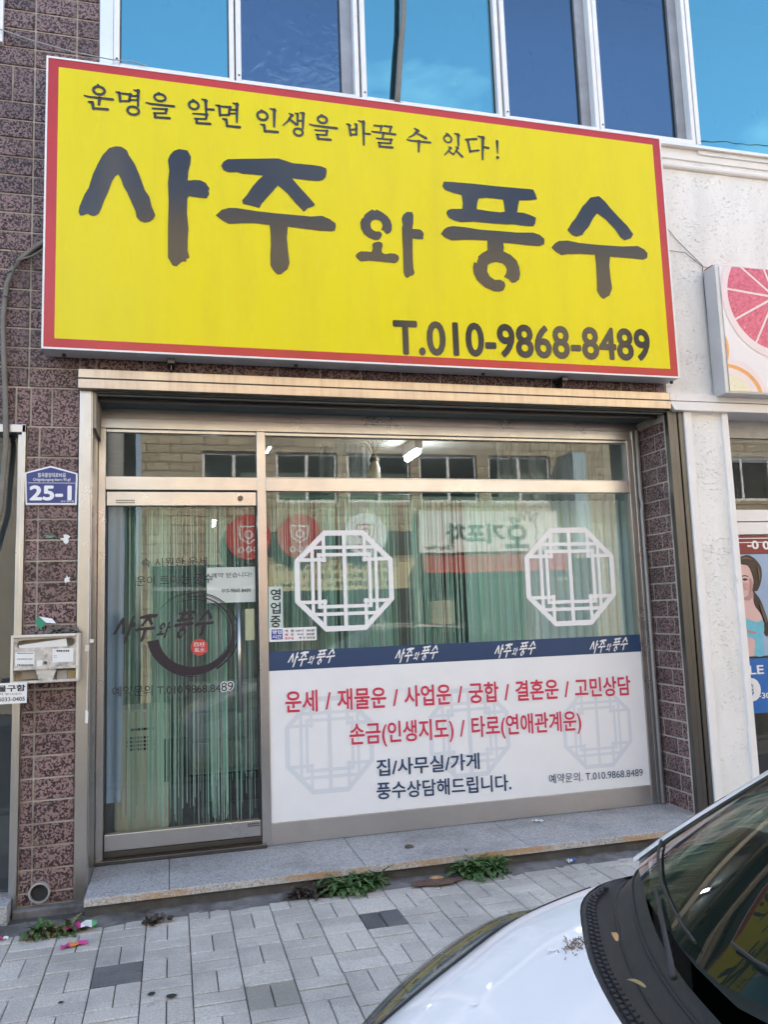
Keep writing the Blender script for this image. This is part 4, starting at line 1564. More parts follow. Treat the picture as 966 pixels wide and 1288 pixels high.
# front door plate with its curved mail slot (open) and the lower tapered flap
out = [mq(122, 445), mq(690, 418), mq(692, 700), mq(118, 728)]
slot = [mq(150, 505), mq(158, 480), mq(185, 468), mq(640, 440), mq(665, 455), mq(668, 490), mq(650, 515), mq(620, 522), mq(430, 528), mq(160, 540), mq(148, 525)]
flat_poly(mb, out, MY + .006, 0, [slot])
flat_poly(mb, [mq(312, 730), mq(505, 722), mq(462, 840), mq(350, 842)], MY + .004, 0)
for q in ((118, 728, 692, 702, 10), (118, 845, 692, 820, 14)):
    a, b = mq(q[0], q[1]), mq(q[2], q[3])
    mb.box(min(a[0], b[0]), max(a[0], b[0]), MY - .004, MY + .01, b[1] - .006, b[1] + .006)
mb.build('front_plate', m_creamd, mail)
mb = MB()
c = mq(404, 668)
mb.tube([(c[0], MY - .006, c[1]), (c[0], MY + .006, c[1])], .008, 14)
mb.build('keyhole', m_steel_dark, mail)
for (l, t2, r_, b2, prints) in ((130, 578, 305, 702, ((150, 288, 584, 7), (150, 285, 636, 8), (150, 290, 690, 13))), (466, 545, 655, 668, ((505, 610, 562, 16), (480, 505, 605, 4), (480, 505, 620, 4))), (325, 652, 378, 706, ())):
    mb = MB()
    mb.quad([(x, MY + .0035, z) for x, z in (mq(l, b2), mq(r_, b2 - 8), mq(r_, t2 - 8), mq(l, t2))], 0)
    for (zx0, zx1, zy, h) in prints:
        x = zx0
        while x < zx1:
            wq = R.uniform(6, 14)
            a, b = mq(x, zy + h / 2), mq(x + wq, zy - h / 2)
            mb.quad([(a[0], MY + .002, a[1]), (b[0], MY + .002, a[1]), (b[0], MY + .002, b[1]), (a[0], MY + .002, b[1])], 1)
            x += wq + 5
    mb.build('paper_sticker', [m_paper, m_black], mail)
# envelopes in the mailbox
mb = MB()
e = [mq(165, 540), mq(600, 525), mq(590, 450), mq(160, 515)]
mb.prism([(x, z) for x, z in e], MY + .012, MY + .016)
tag(mb.build('envelope', m_paper), 'white envelope sticking up in the mailbox slot', 'envelope')
for l, r_, m2, lb in ((180, 330, M('brown_envelope', (.30, .25, .19), .7), 'brown envelope lying in the lower left opening of the mailbox'), (500, 595, M('grey_envelope', (.36, .35, .34), .7), 'grey envelope lying in the lower right opening of the mailbox'), (598, 668, M('ochre_envelope', (.34, .25, .11), .7), 'ochre envelope at the lower right end of the mailbox')):
    mb = MB()
    a, b = mq(l, 822), mq(r_, 735)
    mb.prism([(a[0], a[1]), (b[0], a[1]), (b[0], b[1]), (a[0], b[1])], MY + .03, MY + .034)
    tag(mb.build('envelope', m2), lb, 'envelope')
notice('property_notice', 'white printed card with bold Korean words and a phone number below the mailbox corner', -18, 860.5, 33, 884, MY - .02, m_paper,
       [('매물구함', (-15, 867), (31, 865.0), 8, .03), ('매수자 항시대기', (-12, 873.5), (26, 872.6), 2.6, 0.0), ('010-6033-0405', (-17, 880.6), (30.5, 878.8), 5, .01)])
# torn sticker scraps on the tiles
for k, (zx, zy, s, m2, lb) in enumerate(((175, 213, (48, 14), M('green_scrap', (.12, .30, .24), .7), 'torn green sticker scrap on a pier tile'), (232, 222, (34, 32), m_paper, 'torn white sticker scrap on a pier tile below the number plate'), (240, 365, (22, 34), m_paper, 'narrow torn white scrap on a pier tile halfway to the mailbox'))):
    mb = MB()
    q = PX(zx / 2.841, 600 + zy / 2.841, FW - .004)
    sx, sz = s[0] / 2.841 / 1008 * 4.9, s[1] / 2.841 / 1008 * 4.9
    pts = []
    for i in range(13):
        th = 2 * math.pi * i / 13
        rr = R.uniform(.35, 1.05)
        pts.append((q.x + sx / 2 * rr * math.cos(th), q.z + sz / 2 * rr * math.sin(th)))
    flat_poly(mb, pts, FW - .0045)
    tag(mb.build('sticker_scrap', m2), lb, 'sticker')
fl = thing('flyer_card', 'folded green and white flyer tucked behind the mailbox top', 'flyer', (-.69, FW - .05, 1.44))
mb = MB()
pts = [PX(43, 782, 4.69), PX(48.5, 775, 4.69), PX(58, 783, 4.68), PX(50, 792, 4.68)]
mb.quad([tuple(p) for p in (pts[0], pts[3], pts[2], pts[1])])
mb.build('green_half', M('flyer_green', (.015, .22, .12), .5), fl)
mb = MB()
pts = [PX(48.5, 775.5, 4.689), PX(57.5, 783.5, 4.679), PX(70, 784, 4.69), PX(65, 778, 4.70)]
mb.quad([tuple(p) for p in pts])
mb.build('white_half', m_paper, fl)
# crumbled mortar heap on top of mailbox
mb = MB()
for k in range(60):
    x = -.60 + R.gauss(0, .055)
    s = R.uniform(.004, .013)
    z = mz1 + R.uniform(0, .035) * max(0, 1 - abs(x + .58) / .12)
    mb.box(x - s, x + s, 4.70 + R.uniform(-.035, .035) - s, 4.70 + s, z, z + s * 1.3)
o = tag(mb.build('mortar_rubble', m_conc, bevel=.002), 'heap of grey mortar crumbs on top of the mailbox', 'rubble', kind='stuff')
# wire with white tape tags on the left steel post
wr = thing('thin_wire', 'thin white wire taped down the steel post beside the mailbox', 'wire', (-.47, FW - .02, 1.2))
mb = MB()
wp = [(111, 700), (111.5, 750), (110.5, 790), (110, 830), (109, 870), (108.5, 905)]
mb.tube([PX(x, y, FW - .019) for x, y in wp], .0022, 6)
mb.build('wire', m_paper, wr)
for (x, y, a_, b_) in ((109, 815, .011, .017), (114.5, 806, .012, .010), (108.5, 901, .008, .034)):
    mb = MB()
    q = PX(x, y, FW - .024)
    mb.prism([(q.x - a_, q.z - b_), (q.x + a_ * .8, q.z - b_ * 1.1), (q.x + a_ * 1.1, q.z + b_ * .7), (q.x - a_ * .8, q.z + b_)], FW - .025, FW - .0165)
    mb.build('tape_tag', m_paper, wr)
# drain pipe outlet
A = PX(48.5, 1124, FW - .03)
dp = thing('drain_pipe', 'grey round drain pipe end sticking out of the pier foot', 'pipe', (A.x, FW, A.z - .05))
mb = MB()
rO, rI = .053, .044
rows = []
for (yy, rr) in ((FW + .05, rO), (FW - .03, rO), (FW - .032, rI + .002), (FW - .03, rI), (FW + .06, rI)):
    rows.append([(A.x + rr * math.cos(2 * math.pi * i / 28), yy, A.z + rr * math.sin(2 * math.pi * i / 28)) for i in range(29)])
mb.grid(rows)
mb.build('pipe', M('grey_pvc', (.34, .32, .30), .5, var=.25, vscale=20), dp, smooth=False)
mb = MB()
mb.tube([(A.x, FW - .004, A.z), (A.x, FW - .007, A.z)], rI, 24)
mb.build('dark_bore', m_gapd, dp)

# thick conduit on the left wall, running behind the sign
cv = thing('cable_bundle', 'weathered grey cable bundle bending up the tiled wall to the sign left edge', 'cable', (-.84, FW - .03, 2.0))
mb = MB()
cp = [(-14, 690), (0, 640), (3, 600), (7, 560), (6, 500), (4, 440), (3, 400), (8, 358), (15, 338), (26, 325), (40, 314), (70, 294), (90, 280)]
mb.tube([PX(x, y, FW - .045 + .025 * (i > 8)) for i, (x, y) in enumerate(cp)], .0145, 10)
mb.build('conduit', m_conduit, cv, smooth=True)
mb = MB()
mb.tube([PX(x, y, FW - .04) for x, y in ((18, 330), (24, 327), (40, 322), (70, 304), (85, 296))], .006, 7)
mb.build('side_cable', m_conduit, cv)
for pts in (((19, 331), (15, 318), (10, 308)), ((16, 334), (22, 318), (17, 312)), ((14, 340), (6, 345), (-2, 345)), ((20, 335), (26, 344), (22, 350)), ((4, 372), (10, 374), (14, 377))):
    mb = MB()
    mb.tube([PX(x, y, FW - .065) for x, y in pts], .003, 6)
    mb.build('wire_tie', m_cable, cv)
mb = MB()
mb.tube([PX(x, y, FW - .05) for x, y in ((-40, 22), (0, 37), (40, 51), (90, 65), (140, 75), (165, 77), (185, 83))], .0035, 7)
tag(mb.build('thin_cable', M('grey_cable', (.35, .35, .34), .6)), 'thin grey cable sagging across the upper left tiles to the sign top', 'cable')
mb = MB()
mb.tube([PX(x, y, FW - .012) for x, y in ((838, 285), (850, 300), (868, 318), (884, 334), (886, 360), (890, 400), (897, 450), (904, 505), (908, 520))], .0022, 6)
mb.tube([PX(x, y, FW - .014) for x, y in ((842, 315), (862, 318), (884, 335), (892, 337), (897, 334))], .002, 6)
tag(mb.build('thin_wire', m_cable), 'thin dark wire drooping over white stucco between the two signs', 'wire')
mb = MB()
mb.tube([PX(x, y, FW - .06) for x, y in ((499, 140), (501, 110), (504, 60), (507, 25), (508, -60))], .019, 12)
tag(mb.build('supply_conduit', m_conduit, smooth=True), 'grey pipe rising in front of an upper window from the sign top', 'pipe')

# ------------------------------------------------------------------ right neighbour's signs
gs = thing('fruit_sign', 'lightbox sign with pink grapefruit picture on the white stucco', 'shop sign', (4.2, 4.66, 2.9))
GX0, GX1, GZ0, GZ1 = 3.695, 6.0, 2.905, 3.835
GY = 4.59
mb = MB()
mb.box(GX0, GX1, GY + .004, 4.72, GZ0, GZ1)
mb.build('sign_casing', M('pale_sign_casing', (.56, .57, .59), .4, .3), gs, bevel=.004)
mb = MB()
mb.box(GX0, GX1, GY + .03, 4.71, GZ1 + .001, GZ1 + .006)
mb.build('red_top_edge', m_red, gs)
mb = MB()
mb.quad([(GX0 + .03, GY, GZ0 + .012), (GX1, GY, GZ0 + .012), (GX1, GY, GZ1 - .01), (GX0 + .03, GY, GZ1 - .01)])
mb.build('sign_face', M('white_sign_sheet', (.78, .74, .75), .25, var=.03), gs)


def mat_fruit(name, c0, c1, line, cx, cz):
    """citrus flesh: juice sacs drawn out along the radius, a printed picture"""
    m, t, b = nodes_of(name)
    tc = N(t, 'ShaderNodeTexCoord')
    sp_ = N(t, 'ShaderNodeSeparateXYZ')
    t.links.new(tc.outputs['Object'], sp_.inputs[0])

    def mth(op, a, v=None):
        n = N(t, 'ShaderNodeMath', operation=op)
        for s_, q in zip(n.inputs, (a, v)):
            if q is None:
                continue
            if isinstance(q, (int, float)):
                s_.default_value = q
            else:
                t.links.new(q, s_)
        return n.outputs[0]
    dx, dz = mth('SUBTRACT', sp_.outputs['X'], cx), mth('SUBTRACT', sp_.outputs['Z'], cz)
    ang = mth('ARCTAN2', dz, dx)
    rad = mth('SQRT', mth('ADD', mth('MULTIPLY', dx, dx), mth('MULTIPLY', dz, dz)))
    cb = N(t, 'ShaderNodeCombineXYZ')
    t.links.new(mth('MULTIPLY', ang, 9.0), cb.inputs[0])
    t.links.new(mth('MULTIPLY', rad, 16.0), cb.inputs[1])
    k = ramp(t, noise(t, cb.outputs[0], 1.6, 4, .6, .6), ((.32, c0), (.66, c1)))
    k = mixc(t, ramp(t, noise(t, cb.outputs[0], 4.5, 2, .5), ((.64, 0.0), (.72, .75))), k, line)
    t.links.new(k, b.inputs['Base Color'])
    b.inputs['Roughness'].default_value = .25
    return m


_c = PX(975, 374, GY)
_l = PX(915, 497, GY)
m_pulp = mat_fruit('grapefruit_pulp', (.50, .045, .12), (.72, .16, .24), (.86, .60, .64), _c.x, _c.z)
m_lemon = mat_fruit('lemon_pulp', (.70, .63, .40), (.78, .74, .58), (.82, .80, .72), _l.x, _l.z)
m_peel = M('orange_peel_print', (.80, .38, .10), .3, var=.2)
m_pith = M('pale_pith', (.80, .66, .66), .3, var=.06)


def clip_rect(poly, x0, z0, z1):
    def cl(P_, inside, inter):
        o_ = []
        for i in range(len(P_)):
            a, b = P_[i - 1], P_[i]
            if inside(b):
                if not inside(a):
                    o_.append(inter(a, b))
                o_.append(b)
            elif inside(a):
                o_.append(inter(a, b))
        return o_

    def ix(v):
        return lambda a, b: (v, a[1] + (b[1] - a[1]) * (v - a[0]) / (b[0] - a[0]))

    def iz(v):
        return lambda a, b: (a[0] + (b[0] - a[0]) * (v - a[1]) / (b[1] - a[1]), v)
    poly = cl(poly, lambda p: p[0] >= x0, ix(x0))
    poly = cl(poly, lambda p: p[1] >= z0, iz(z0)) if poly else poly
    poly = cl(poly, lambda p: p[1] <= z1, iz(z1)) if poly else poly
    return poly


def disc(cx, cz, rx, rz, n=48):
    return [(cx + rx * math.cos(2 * math.pi * i / n), cz + rz * math.sin(2 * math.pi * i / n)) for i in range(n)]


CX, CZ, CRR = _c.x, _c.z, .395
mb = MB()
lim = (GX0 + .032, GZ0 + .014, GZ1 - .012)


def add(mb, poly, Y, mi):
    poly = clip_rect(poly, *lim)
    if len(poly) > 2:
        mb.quad([(x, Y, z) for x, z in poly], mi)


_l = PX(915, 497, GY)
add(mb, disc(_l.x, _l.z, .33, .27), GY - .001, 3)
add(mb, disc(_l.x, _l.z - .01, .295, .235), GY - .0015, 2)
add(mb, disc(_l.x - .01, _l.z - .015, .275, .215), GY - .002, 3)
add(mb, disc(_l.x - .02, _l.z - .02, .235, .18), GY - .0023, 1)
_o = PX(904, 437, GY)
add(mb, disc(_o.x, _o.z, .085, .14), GY - .0026, 2)
add(mb, disc(CX, CZ, CRR * 1.13, CRR * 1.16), GY - .003, 3)
for k in range(11):
    a0 = 2 * math.pi * k / 11 + .018 + .2
    a1 = 2 * math.pi * (k + 1) / 11 - .018 + .2
    pts = [(CX + .028 * math.cos((a0 + a1) / 2), CZ + .028 * math.sin((a0 + a1) / 2))]
    pts += [(CX + CRR * math.cos(a0 + (a1 - a0) * i / 8), CZ + CRR * math.sin(a0 + (a1 - a0) * i / 8)) for i in range(9)]
    add(mb, pts, GY - .0035, 0)
mb.build('fruit_print', [m_pulp, m_lemon, m_peel, m_pith], gs)

QY = 4.935
po = thing('red_poster', 'dark red poster strip with white figures in the right neighbour window', 'poster', (4.5, QY, 1.815))
mb = MB()
mb.box(3.82, 5.2, QY, QY + .003, 1.815, 1.945)
mb.build('sheet', M('maroon_print', (.22, .02, .03), .35, var=.4, vscale=5), po)
mb = MB()
text_px(mb, '-0 0', (941, 685), (968, 686), 10, QY - .002, bold=.03)
for zz_ in (1.925, 1.895):
    mb.quad([(3.82, QY - .001, zz_), (5.2, QY - .001, zz_), (5.2, QY - .001, zz_ + .006), (3.82, QY - .001, zz_ + .006)])
mb.build('lettering', m_white, po)
wp_ = thing('portrait_poster', 'poster of a dark haired woman in a light blue top in the right neighbour window', 'poster', (4.4, QY, 1.085))
mb = MB()
mb.box(3.82, 5.2, QY, QY + .003, 1.085, 1.812)
mb.build('sheet', M('sky_blue_print', (.30, .42, .60), .3, var=.12, vscale=4), wp_)


def q6(pts):
    """zoomed photo points of the poster on its plane"""
    o_ = []
    for x, y in pts:
        q = PX(866 + x / 4.6, 640 + y / 4.6, QY)
        o_.append((q.x, q.z))
    return o_


mb = MB()
HAIR, SKIN, TOP, LIP, DK, SHD = 0, 1, 2, 3, 4, 5
lay = [
    (HAIR, [(285, 300), (300, 280), (340, 267), (375, 280), (405, 310), (424, 345), (426, 400), (415, 445), (400, 475), (385, 480), (415, 520), (440, 580), (460, 640), (470, 700), (455, 740), (430, 700), (440, 660), (405, 600), (380, 540), (375, 480), (340, 420), (300, 400), (270, 420), (260, 380)]),
    (SKIN, [(250, 330), (275, 318), (330, 322), (355, 345), (372, 390), (378, 430), (368, 475), (375, 520), (385, 560), (420, 610), (430, 650), (390, 660), (300, 640), (250, 640), (240, 560), (255, 500), (240, 450), (236, 390)]),
    (SKIN, [(300, 740), (385, 750), (390, 840), (300, 848)]),
    (TOP, [(240, 620), (310, 622), (350, 640), (400, 655), (430, 645), (440, 700), (430, 760), (440, 845), (385, 845), (386, 760), (330, 742), (240, 745)]),
    (HAIR, [(270, 330), (300, 322), (345, 330), (366, 360), (376, 400), (388, 450), (400, 470), (415, 440), (424, 395), (420, 340), (395, 300), (345, 272), (300, 285)]),
    (DK, [(312, 407), (325, 402), (342, 406), (340, 413), (325, 416)]), (DK, [(308, 390), (325, 384), (346, 390), (346, 394), (325, 389), (308, 395)]),
    (DK, [(262, 407), (275, 403), (288, 408), (276, 414)]),
    (SHD, [(290, 410), (296, 440), (290, 456), (300, 458), (304, 448)]),
    (LIP, [(272, 478), (290, 474), (312, 480), (292, 488)]),
    (SHD, [(300, 520), (345, 505), (372, 480), (374, 505), (350, 530)]),
    (SHD, [(330, 700), (386, 712), (388, 722), (330, 712)]),
    (6, [(318, 435), (345, 430), (358, 448), (345, 466), (322, 460)]),
    (7, [(300, 292), (335, 280), (370, 296), (340, 290)]),
    (7, [(398, 330), (412, 370), (412, 420), (404, 380)]),
    (7, [(410, 545), (440, 600), (452, 660), (430, 620)]),
    (5, [(355, 400), (372, 430), (368, 470), (352, 500), (360, 450)]),
]
def smooth_loop(P_):
    out_ = []
    n_ = len(P_)
    for i in range(n_):
        p0, p1, p2, p3 = P_[i - 1], P_[i], P_[(i + 1) % n_], P_[(i + 2) % n_]
        for u in (0, .25, .5, .75):
            out_.append(tuple(.5 * (2 * p1[c] + (p2[c] - p0[c]) * u + (2 * p0[c] - 5 * p1[c] + 4 * p2[c] - p3[c]) * u * u + (3 * p1[c] - p0[c] - 3 * p2[c] + p3[c]) * u ** 3) for c in (0, 1)))
    return out_


for k, (mi, pts) in enumerate(lay):
    flat_poly(mb, smooth_loop(q6(pts)), QY - .001 - k * .0004, mi)
mb.build('portrait_print', [M('dark_hair_print', (.035, .02, .02), .3, var=.4, vscale=40), M('skin_print', (.68, .46, .44), .3, var=.06), M('aqua_print', (.16, .50, .66), .3, var=.15, vscale=25), M('lip_print', (.5, .10, .12), .3), m_black, M('skin_shade_print', (.46, .28, .28), .3), M('blush_print', (.66, .34, .33), .3), M('hair_sheen_print', (.13, .08, .07), .3)], wp_)
sp = thing('sale_poster', 'blue SALE poster with white figures in the right neighbour window', 'poster', (4.4, QY, .69))
mb = MB()
mb.box(3.82, 5.2, QY, QY + .003, .69, 1.068)
mb.build('sheet', M('sale_blue', (.02, .14, .46), .3, var=.2, vscale=4), sp)
mb = MB()
text_px(mb, 'SALE', (920, 844), (961, 842), 11, QY - .002, bold=.02)
text_px(mb, '50', (912, 869), (955.5, 867), 27, QY - .002, bold=.045)
text_px(mb, '%', (946, 867), (952, 867), 7, QY - .004, bold=.02)
text_px(mb, '~30%', (952, 875), (977, 874.5), 7, QY - .004, bold=.02)
mb.build('lettering', m_white, sp)

# ------------------------------------------------------------------ weeds and litter
def leaf(b, base, az, length, width, droop, lobes, mi=0, start=.25):
    """one leaf as a curved strip; with lobes its edge is cut into backward teeth"""
    n = 11 if lobes > .5 else 6
    d = Vector((math.cos(az), math.sin(az), 0))
    s = Vector((-math.sin(az), math.cos(az), 0))
    el = start
    p = Vector(base)
    L, Rr, C = [], [], []
    for i in range(n + 1):
        v = i / n
        env = (.18 + .82 * math.sin(math.pi * min(1, v * .80 + .12))) if v < .97 else .05
        wd = width * env * ((.38 if i % 2 else 1.0) if lobes > .5 else 1.0)
        up = Vector((0, 0, .22 * wd))
        back = d * (-.10 * length / n if (i % 2 == 0 and lobes > .5) else 0)
        L.append(p + s * wd / 2 + up + back)
        Rr.append(p - s * wd / 2 + up + back)
        C.append(p.copy())
        st = length / n
        p = p + (d * math.cos(el) + Vector((0, 0, math.sin(el)))) * st
        p.z = max(p.z, .005)
        el -= droop / n
    k = len(b.v)
    for a, c, r_ in zip(L, C, Rr):
        b.v += [tuple(a), tuple(c), tuple(r_)]
    for i in range(n):
        for j in (0, 1):
            b.f.append((k + 3 * i + j, k + 3 * i + j + 1, k + 3 * (i + 1) + j + 1, k + 3 * (i + 1) + j))
            b.m.append(mi)


def weed(name, label, cx, cy, rx, ry, n, hgt, mats, lobes=1, lmin=.06, lmax=.13, dead=.1):
    b = MB()
    roots = [(cx + R.uniform(-rx, rx) * .75, cy + R.uniform(-ry, ry) * .6) for _ in range(max(3, n // 14))]
    for i in range(int(n * 1.25)):
        r0 = R.choice(roots)
        leaf(b, (r0[0] + R.gauss(0, .008), r0[1] + R.gauss(0, .008), R.uniform(0, hgt * .4)), R.uniform(0, 2 * math.pi), R.uniform(lmin, lmax) * 1.15, R.uniform(.020, .040), R.uniform(.9, 2.4), lobes,
             1 if R.random() < dead else 0, R.uniform(.3, 1.4))
    return tag(b.build(name, mats, smooth=True), label, 'weed')


g1 = mat_leaf('weed_green', (.035, .085, .022), (.085, .17, .05))
g2 = mat_leaf('weed_pale', (.11, .17, .07), (.17, .22, .09))
g3 = mat_leaf('weed_brown', (.035, .028, .022), (.075, .06, .045))
g4 = mat_leaf('weed_straw', (.13, .12, .055), (.20, .17, .08))


def zp(x, y):
    return PZ(x, y, 0.0)


A = zp(450, 1118)
weed('dandelion_weed', 'lush green weed clump below the orange stained part of the step edge', A.x, A.y - .02, .17, .06, 170, .06, [g1, g2])
A = zp(598, 1100)
weed('dandelion_weed', 'dense green weed clump under the step beside the dark paver', A.x, A.y + .0, .18, .07, 210, .06, [g1, g2])
A = zp(386, 1128)
weed('withered_weed', 'withered dark brown weed tuft against the step riser', A.x, A.y, .08, .04, 45, .05, [g3, g1], 1, .045, .09)
A = zp(72, 1175)
weed('dry_weed', 'half dry sprawling weed at the foot of the tiled pier', A.x - .03, A.y + .02, .12, .05, 80, .015, [g4, g1], 1, .05, .10, .45)
A = zp(200, 1161)
b = MB()
for i in range(26):
    leaf(b, (A.x + R.gauss(0, .035), A.y + R.gauss(0, .012), R.uniform(.004, .018)), R.uniform(0, 6.28), R.uniform(.03, .055), R.uniform(.02, .035), R.uniform(-1, 2), .3, 0, R.uniform(-.2, .8))
tag(b.build('dead_leaves', g3, smooth=True), 'small heap of dead brown leaves on the pavement edge left of the door', 'leaves', kind='stuff')


def flat_litter(name, label, cat, x, y, w_, d_, rot, mats, z=.004, split=None, lift=.012, zlev=0.0):
    c = PZ(x, y, zlev)
    ca, sa = math.cos(rot), math.sin(rot)

    def P(u, v, h):
        return (c.x + u * w_ * ca - v * d_ * sa, c.y + u * w_ * sa + v * d_ * ca, zlev + z + h)
    b = MB()
    n = 6
    rows = [[P(-.5 + i / n, -.5 + k / 3, lift * math.sin(i * 1.3 + k * .7) ** 2) for k in range(4)] for i in range(n + 1)]
    for i in range(n):
        mi = 0 if split is None else min(len(mats) - 1, int(i / n * len(mats)))
        b.grid([rows[i], rows[i + 1]], mi, True)
    return tag(b.build(name, mats), label, cat)


m_pink = M('pink_print', (.62, .06, .28), .4, var=.5, vscale=60)
m_gr = M('green_print', (.12, .42, .16), .4)
flat_litter('flyer', 'pink and green printed flyer lying beside the dry weed', 'flyer', 101, 1171, .15, .085, .1, [m_pink, m_pink, m_paper, m_gr], z=.022, split=1, lift=.016)
flat_litter('flyer', 'small pink and orange flyer lying on the pavers below the other flyer', 'flyer', 93, 1190, .12, .045, .25, [m_pink, M('orange_print', (.7, .22, .06), .4), m_pink], split=1)
flat_litter('flyer', 'scrap of purple and white paper at the left pavement edge', 'flyer', 3, 1183, .05, .03, .3, [m_pink, m_paper], split=1)
flat_litter('candy_wrapper', 'crumpled blue and white wrapper on the pavers near the step right end', 'wrapper', 719, 1085, .055, .03, .2, [m_paper, M('wrapper_blue', (.03, .14, .55), .4)], split=1, lift=.02)
flat_litter('paper_scrap', 'torn white paper scrap lying on the granite step', 'paper', 677, 1034, .075, .035, -.5, [m_paper], zlev=.104)
flat_litter('paper_scrap', 'small white paper scrap on the pavers close to the car', 'paper', 700, 1010, .03, .02, .9, [m_paper], zlev=.104, lift=.003)
# orange stone / rubble on the rusty patch
for (x, y, s, m2, nm, lb, cat, zl) in ((549, 1107, .03, M('orange_stone', (.50, .30, .13), .8), 'pebble', 'orange stone lying on the rusty dirt patch below the step', 'stone', .0),
                                      (515, 1066, .022, g3, 'dirt_clump', 'small dark dirt clump on the granite step', 'dirt', .104)):
    c = PZ(x, y, zl)
    bm = bmesh.new()
    bmesh.ops.create_icosphere(bm, subdivisions=2, radius=1)
    for v in bm.verts:
        k = R.uniform(.75, 1.15)
        v.co = Vector((c.x + v.co.x * s * k * 1.5, c.y + v.co.y * s * k, zl + .004 + max(-.2, v.co.z) * s * k * .6))
    me = bpy.data.meshes.new(nm)
    bm.to_mesh(me)
    bm.free()
    me.materials.append(m2)
    tag(link(nm, me), lb, cat)
mb = MB()
c = PZ(548, 1113, 0)
n = 24
mb.quad([(c.x + .17 * R.uniform(.75, 1.1) * math.cos(2 * math.pi * i / n), c.y + .01 + .06 * R.uniform(.75, 1.1) * math.sin(2 * math.pi * i / n), .013) for i in range(n)])
o = mb.build('dirt_patch', M('rusty_dirt', (.16, .095, .07), .95, var=.5, vscale=30, bmp=.8))
tag(o, 0, 0, kind='structure')
for (x, y, r_, lb) in ((190, 1251, .017, 'round dark gum spot on the pavers below the charcoal block'), (215, 1254, .022, 'larger dark gum spot with a tail on the pavers'), (76, 1262, .012, 'tiny dark spot on the pavers at the lower left')):
    c = zp(x, y)
    mb = MB()
    mb.quad([(c.x + r_ * R.uniform(.8, 1.1) * math.cos(2 * math.pi * i / 14), c.y + r_ * R.uniform(.8, 1.1) * math.sin(2 * math.pi * i / 14), .0042) for i in range(14)])
    tag(mb.build('gum_spot', m_gapd), lb, 'gum spot', 'gum spots on the pavers')

# ------------------------------------------------------------------ parked white car (faces left along the kerb)
CY = 1.20                                             # centre line
GZC = -.14                                            # road level under it
ST_ = [  # x, half width, crown z, lower z
    (.10, .34, .46, .16), (.115, .40, .50, .12), (.16, .475, .545, .06), (.24, .56, .59, .04), (.36, .645, .64, .03), (.50, .715, .695, .03), (.65, .772, .752, .03),
    (.80, .822, .805, .03), (.95, .83, .845, .03), (1.15, .835, .88, .03), (1.35, .835, .90, .03), (1.8, .83, .915, .03), (2.4, .83, .92, .03), (3.0, .825, .94, .03), (3.35, .80, .95, .05), (3.50, .76, .92, .08), (3.55, .70, .85, .12)]
PROF = [(0, 1), (.2, .997), (.4, .988), (.58, .978), (.72, .962), (.82, .938), (.895, .90), (.945, .842), (.975, .765), (.992, .65), (1.0, .48), (.998, .32), (.985, .16), (.95, .05), (.90, 0)]


def cr(tab, t):
    """smooth interpolation in a table keyed by its first column"""
    if t <= tab[0][0]:
        return tab[0][1:]
    for i in range(len(tab) - 1):
        if t <= tab[i + 1][0]:
            a, b = tab[i], tab[i + 1]
            p0 = tab[max(0, i - 1)]
            p3 = tab[min(len(tab) - 1, i + 2)]
            u = (t - a[0]) / (b[0] - a[0])
            o_ = []
            for k in range(1, len(a)):
                m0 = (b[k] - p0[k]) / (b[0] - p0[0]) * (b[0] - a[0])
                m1 = (p3[k] - a[k]) / (p3[0] - a[0]) * (b[0] - a[0])
                o_.append((2 * u ** 3 - 3 * u * u + 1) * a[k] + (u ** 3 - 2 * u * u + u) * m0 + (-2 * u ** 3 + 3 * u * u) * b[k] + (u ** 3 - u * u) * m1)
            return o_
    return tab[-1][1:]


PT = [(i / (len(PROF) - 1), a, b) for i, (a, b) in enumerate(PROF)]


def CS(x, q, side=1, off=0.0):
    """body surface point: x along the car, q 0 = hood centre .. 1 = sill, side +1 far (facade) side"""
    w_, zt, zb = cr(ST_, x)
    a, b = cr(PT, q)
    p = Vector((x, CY + side * w_ * a, zb + (zt - zb) * b))
    if off:
        e = .004
        px_ = CS(x + e, q, side) - CS(x - e, q, side)
        pq = CS(x, min(1, q + e), side) - CS(x, max(0, q - e), side)
        n_ = px_.cross(pq) * side
        if n_.length > 1e-9:
            n_.normalize()
            cen = Vector((x, CY, .4))
            if n_.dot(p - cen) < 0:
                n_ = -n_
            p = p + n_ * off
    return p


car = thing('parked_car', 'white compact car parked nose left along the kerb in the lower right corner', 'car', (1.8, CY, GZC))
m_paint = M('white_car_paint', (.78, .79, .81), .28, var=.015, spec=.5, coat=1.0)
m_cplastic = M('black_grained_plastic', (.022, .024, .03), .5, var=.2, vscale=20, bmp=.15, bscale=400)
m_cglass = mat_glass('car_glass', 1.4, (.42, .52, .47), 0)
m_dash = M('car_dashboard', (.020, .021, .024), .6)
m_seat = M('car_seat_cloth', (.03, .03, .032), .9)
m_lens = mat_glass('headlight_lens', 2.2, (.50, .52, .53), .0)
m_chrome = M('headlight_reflector', (.55, .56, .58), .15, 1.0)
m_tyre = M('tyre', (.018, .018, .018), .85)
m_rim = M('wheel_cover', (.55, .56, .57), .3, .8)

xs = [.10, .107, .115, .135, .16, .2, .24, .3, .36, .43, .5, .57, .65, .72]


def hood_rear(y):
    """x of the hood's rear edge at distance |y| from the centre line"""
    tab = [(0, .722), (.17, .752), (.33, .797), (.48, .862), (.60, .930), (.68, 1.02), (.74, 1.13), (.83, 1.28)]
    return cr(tab, abs(y))[0]


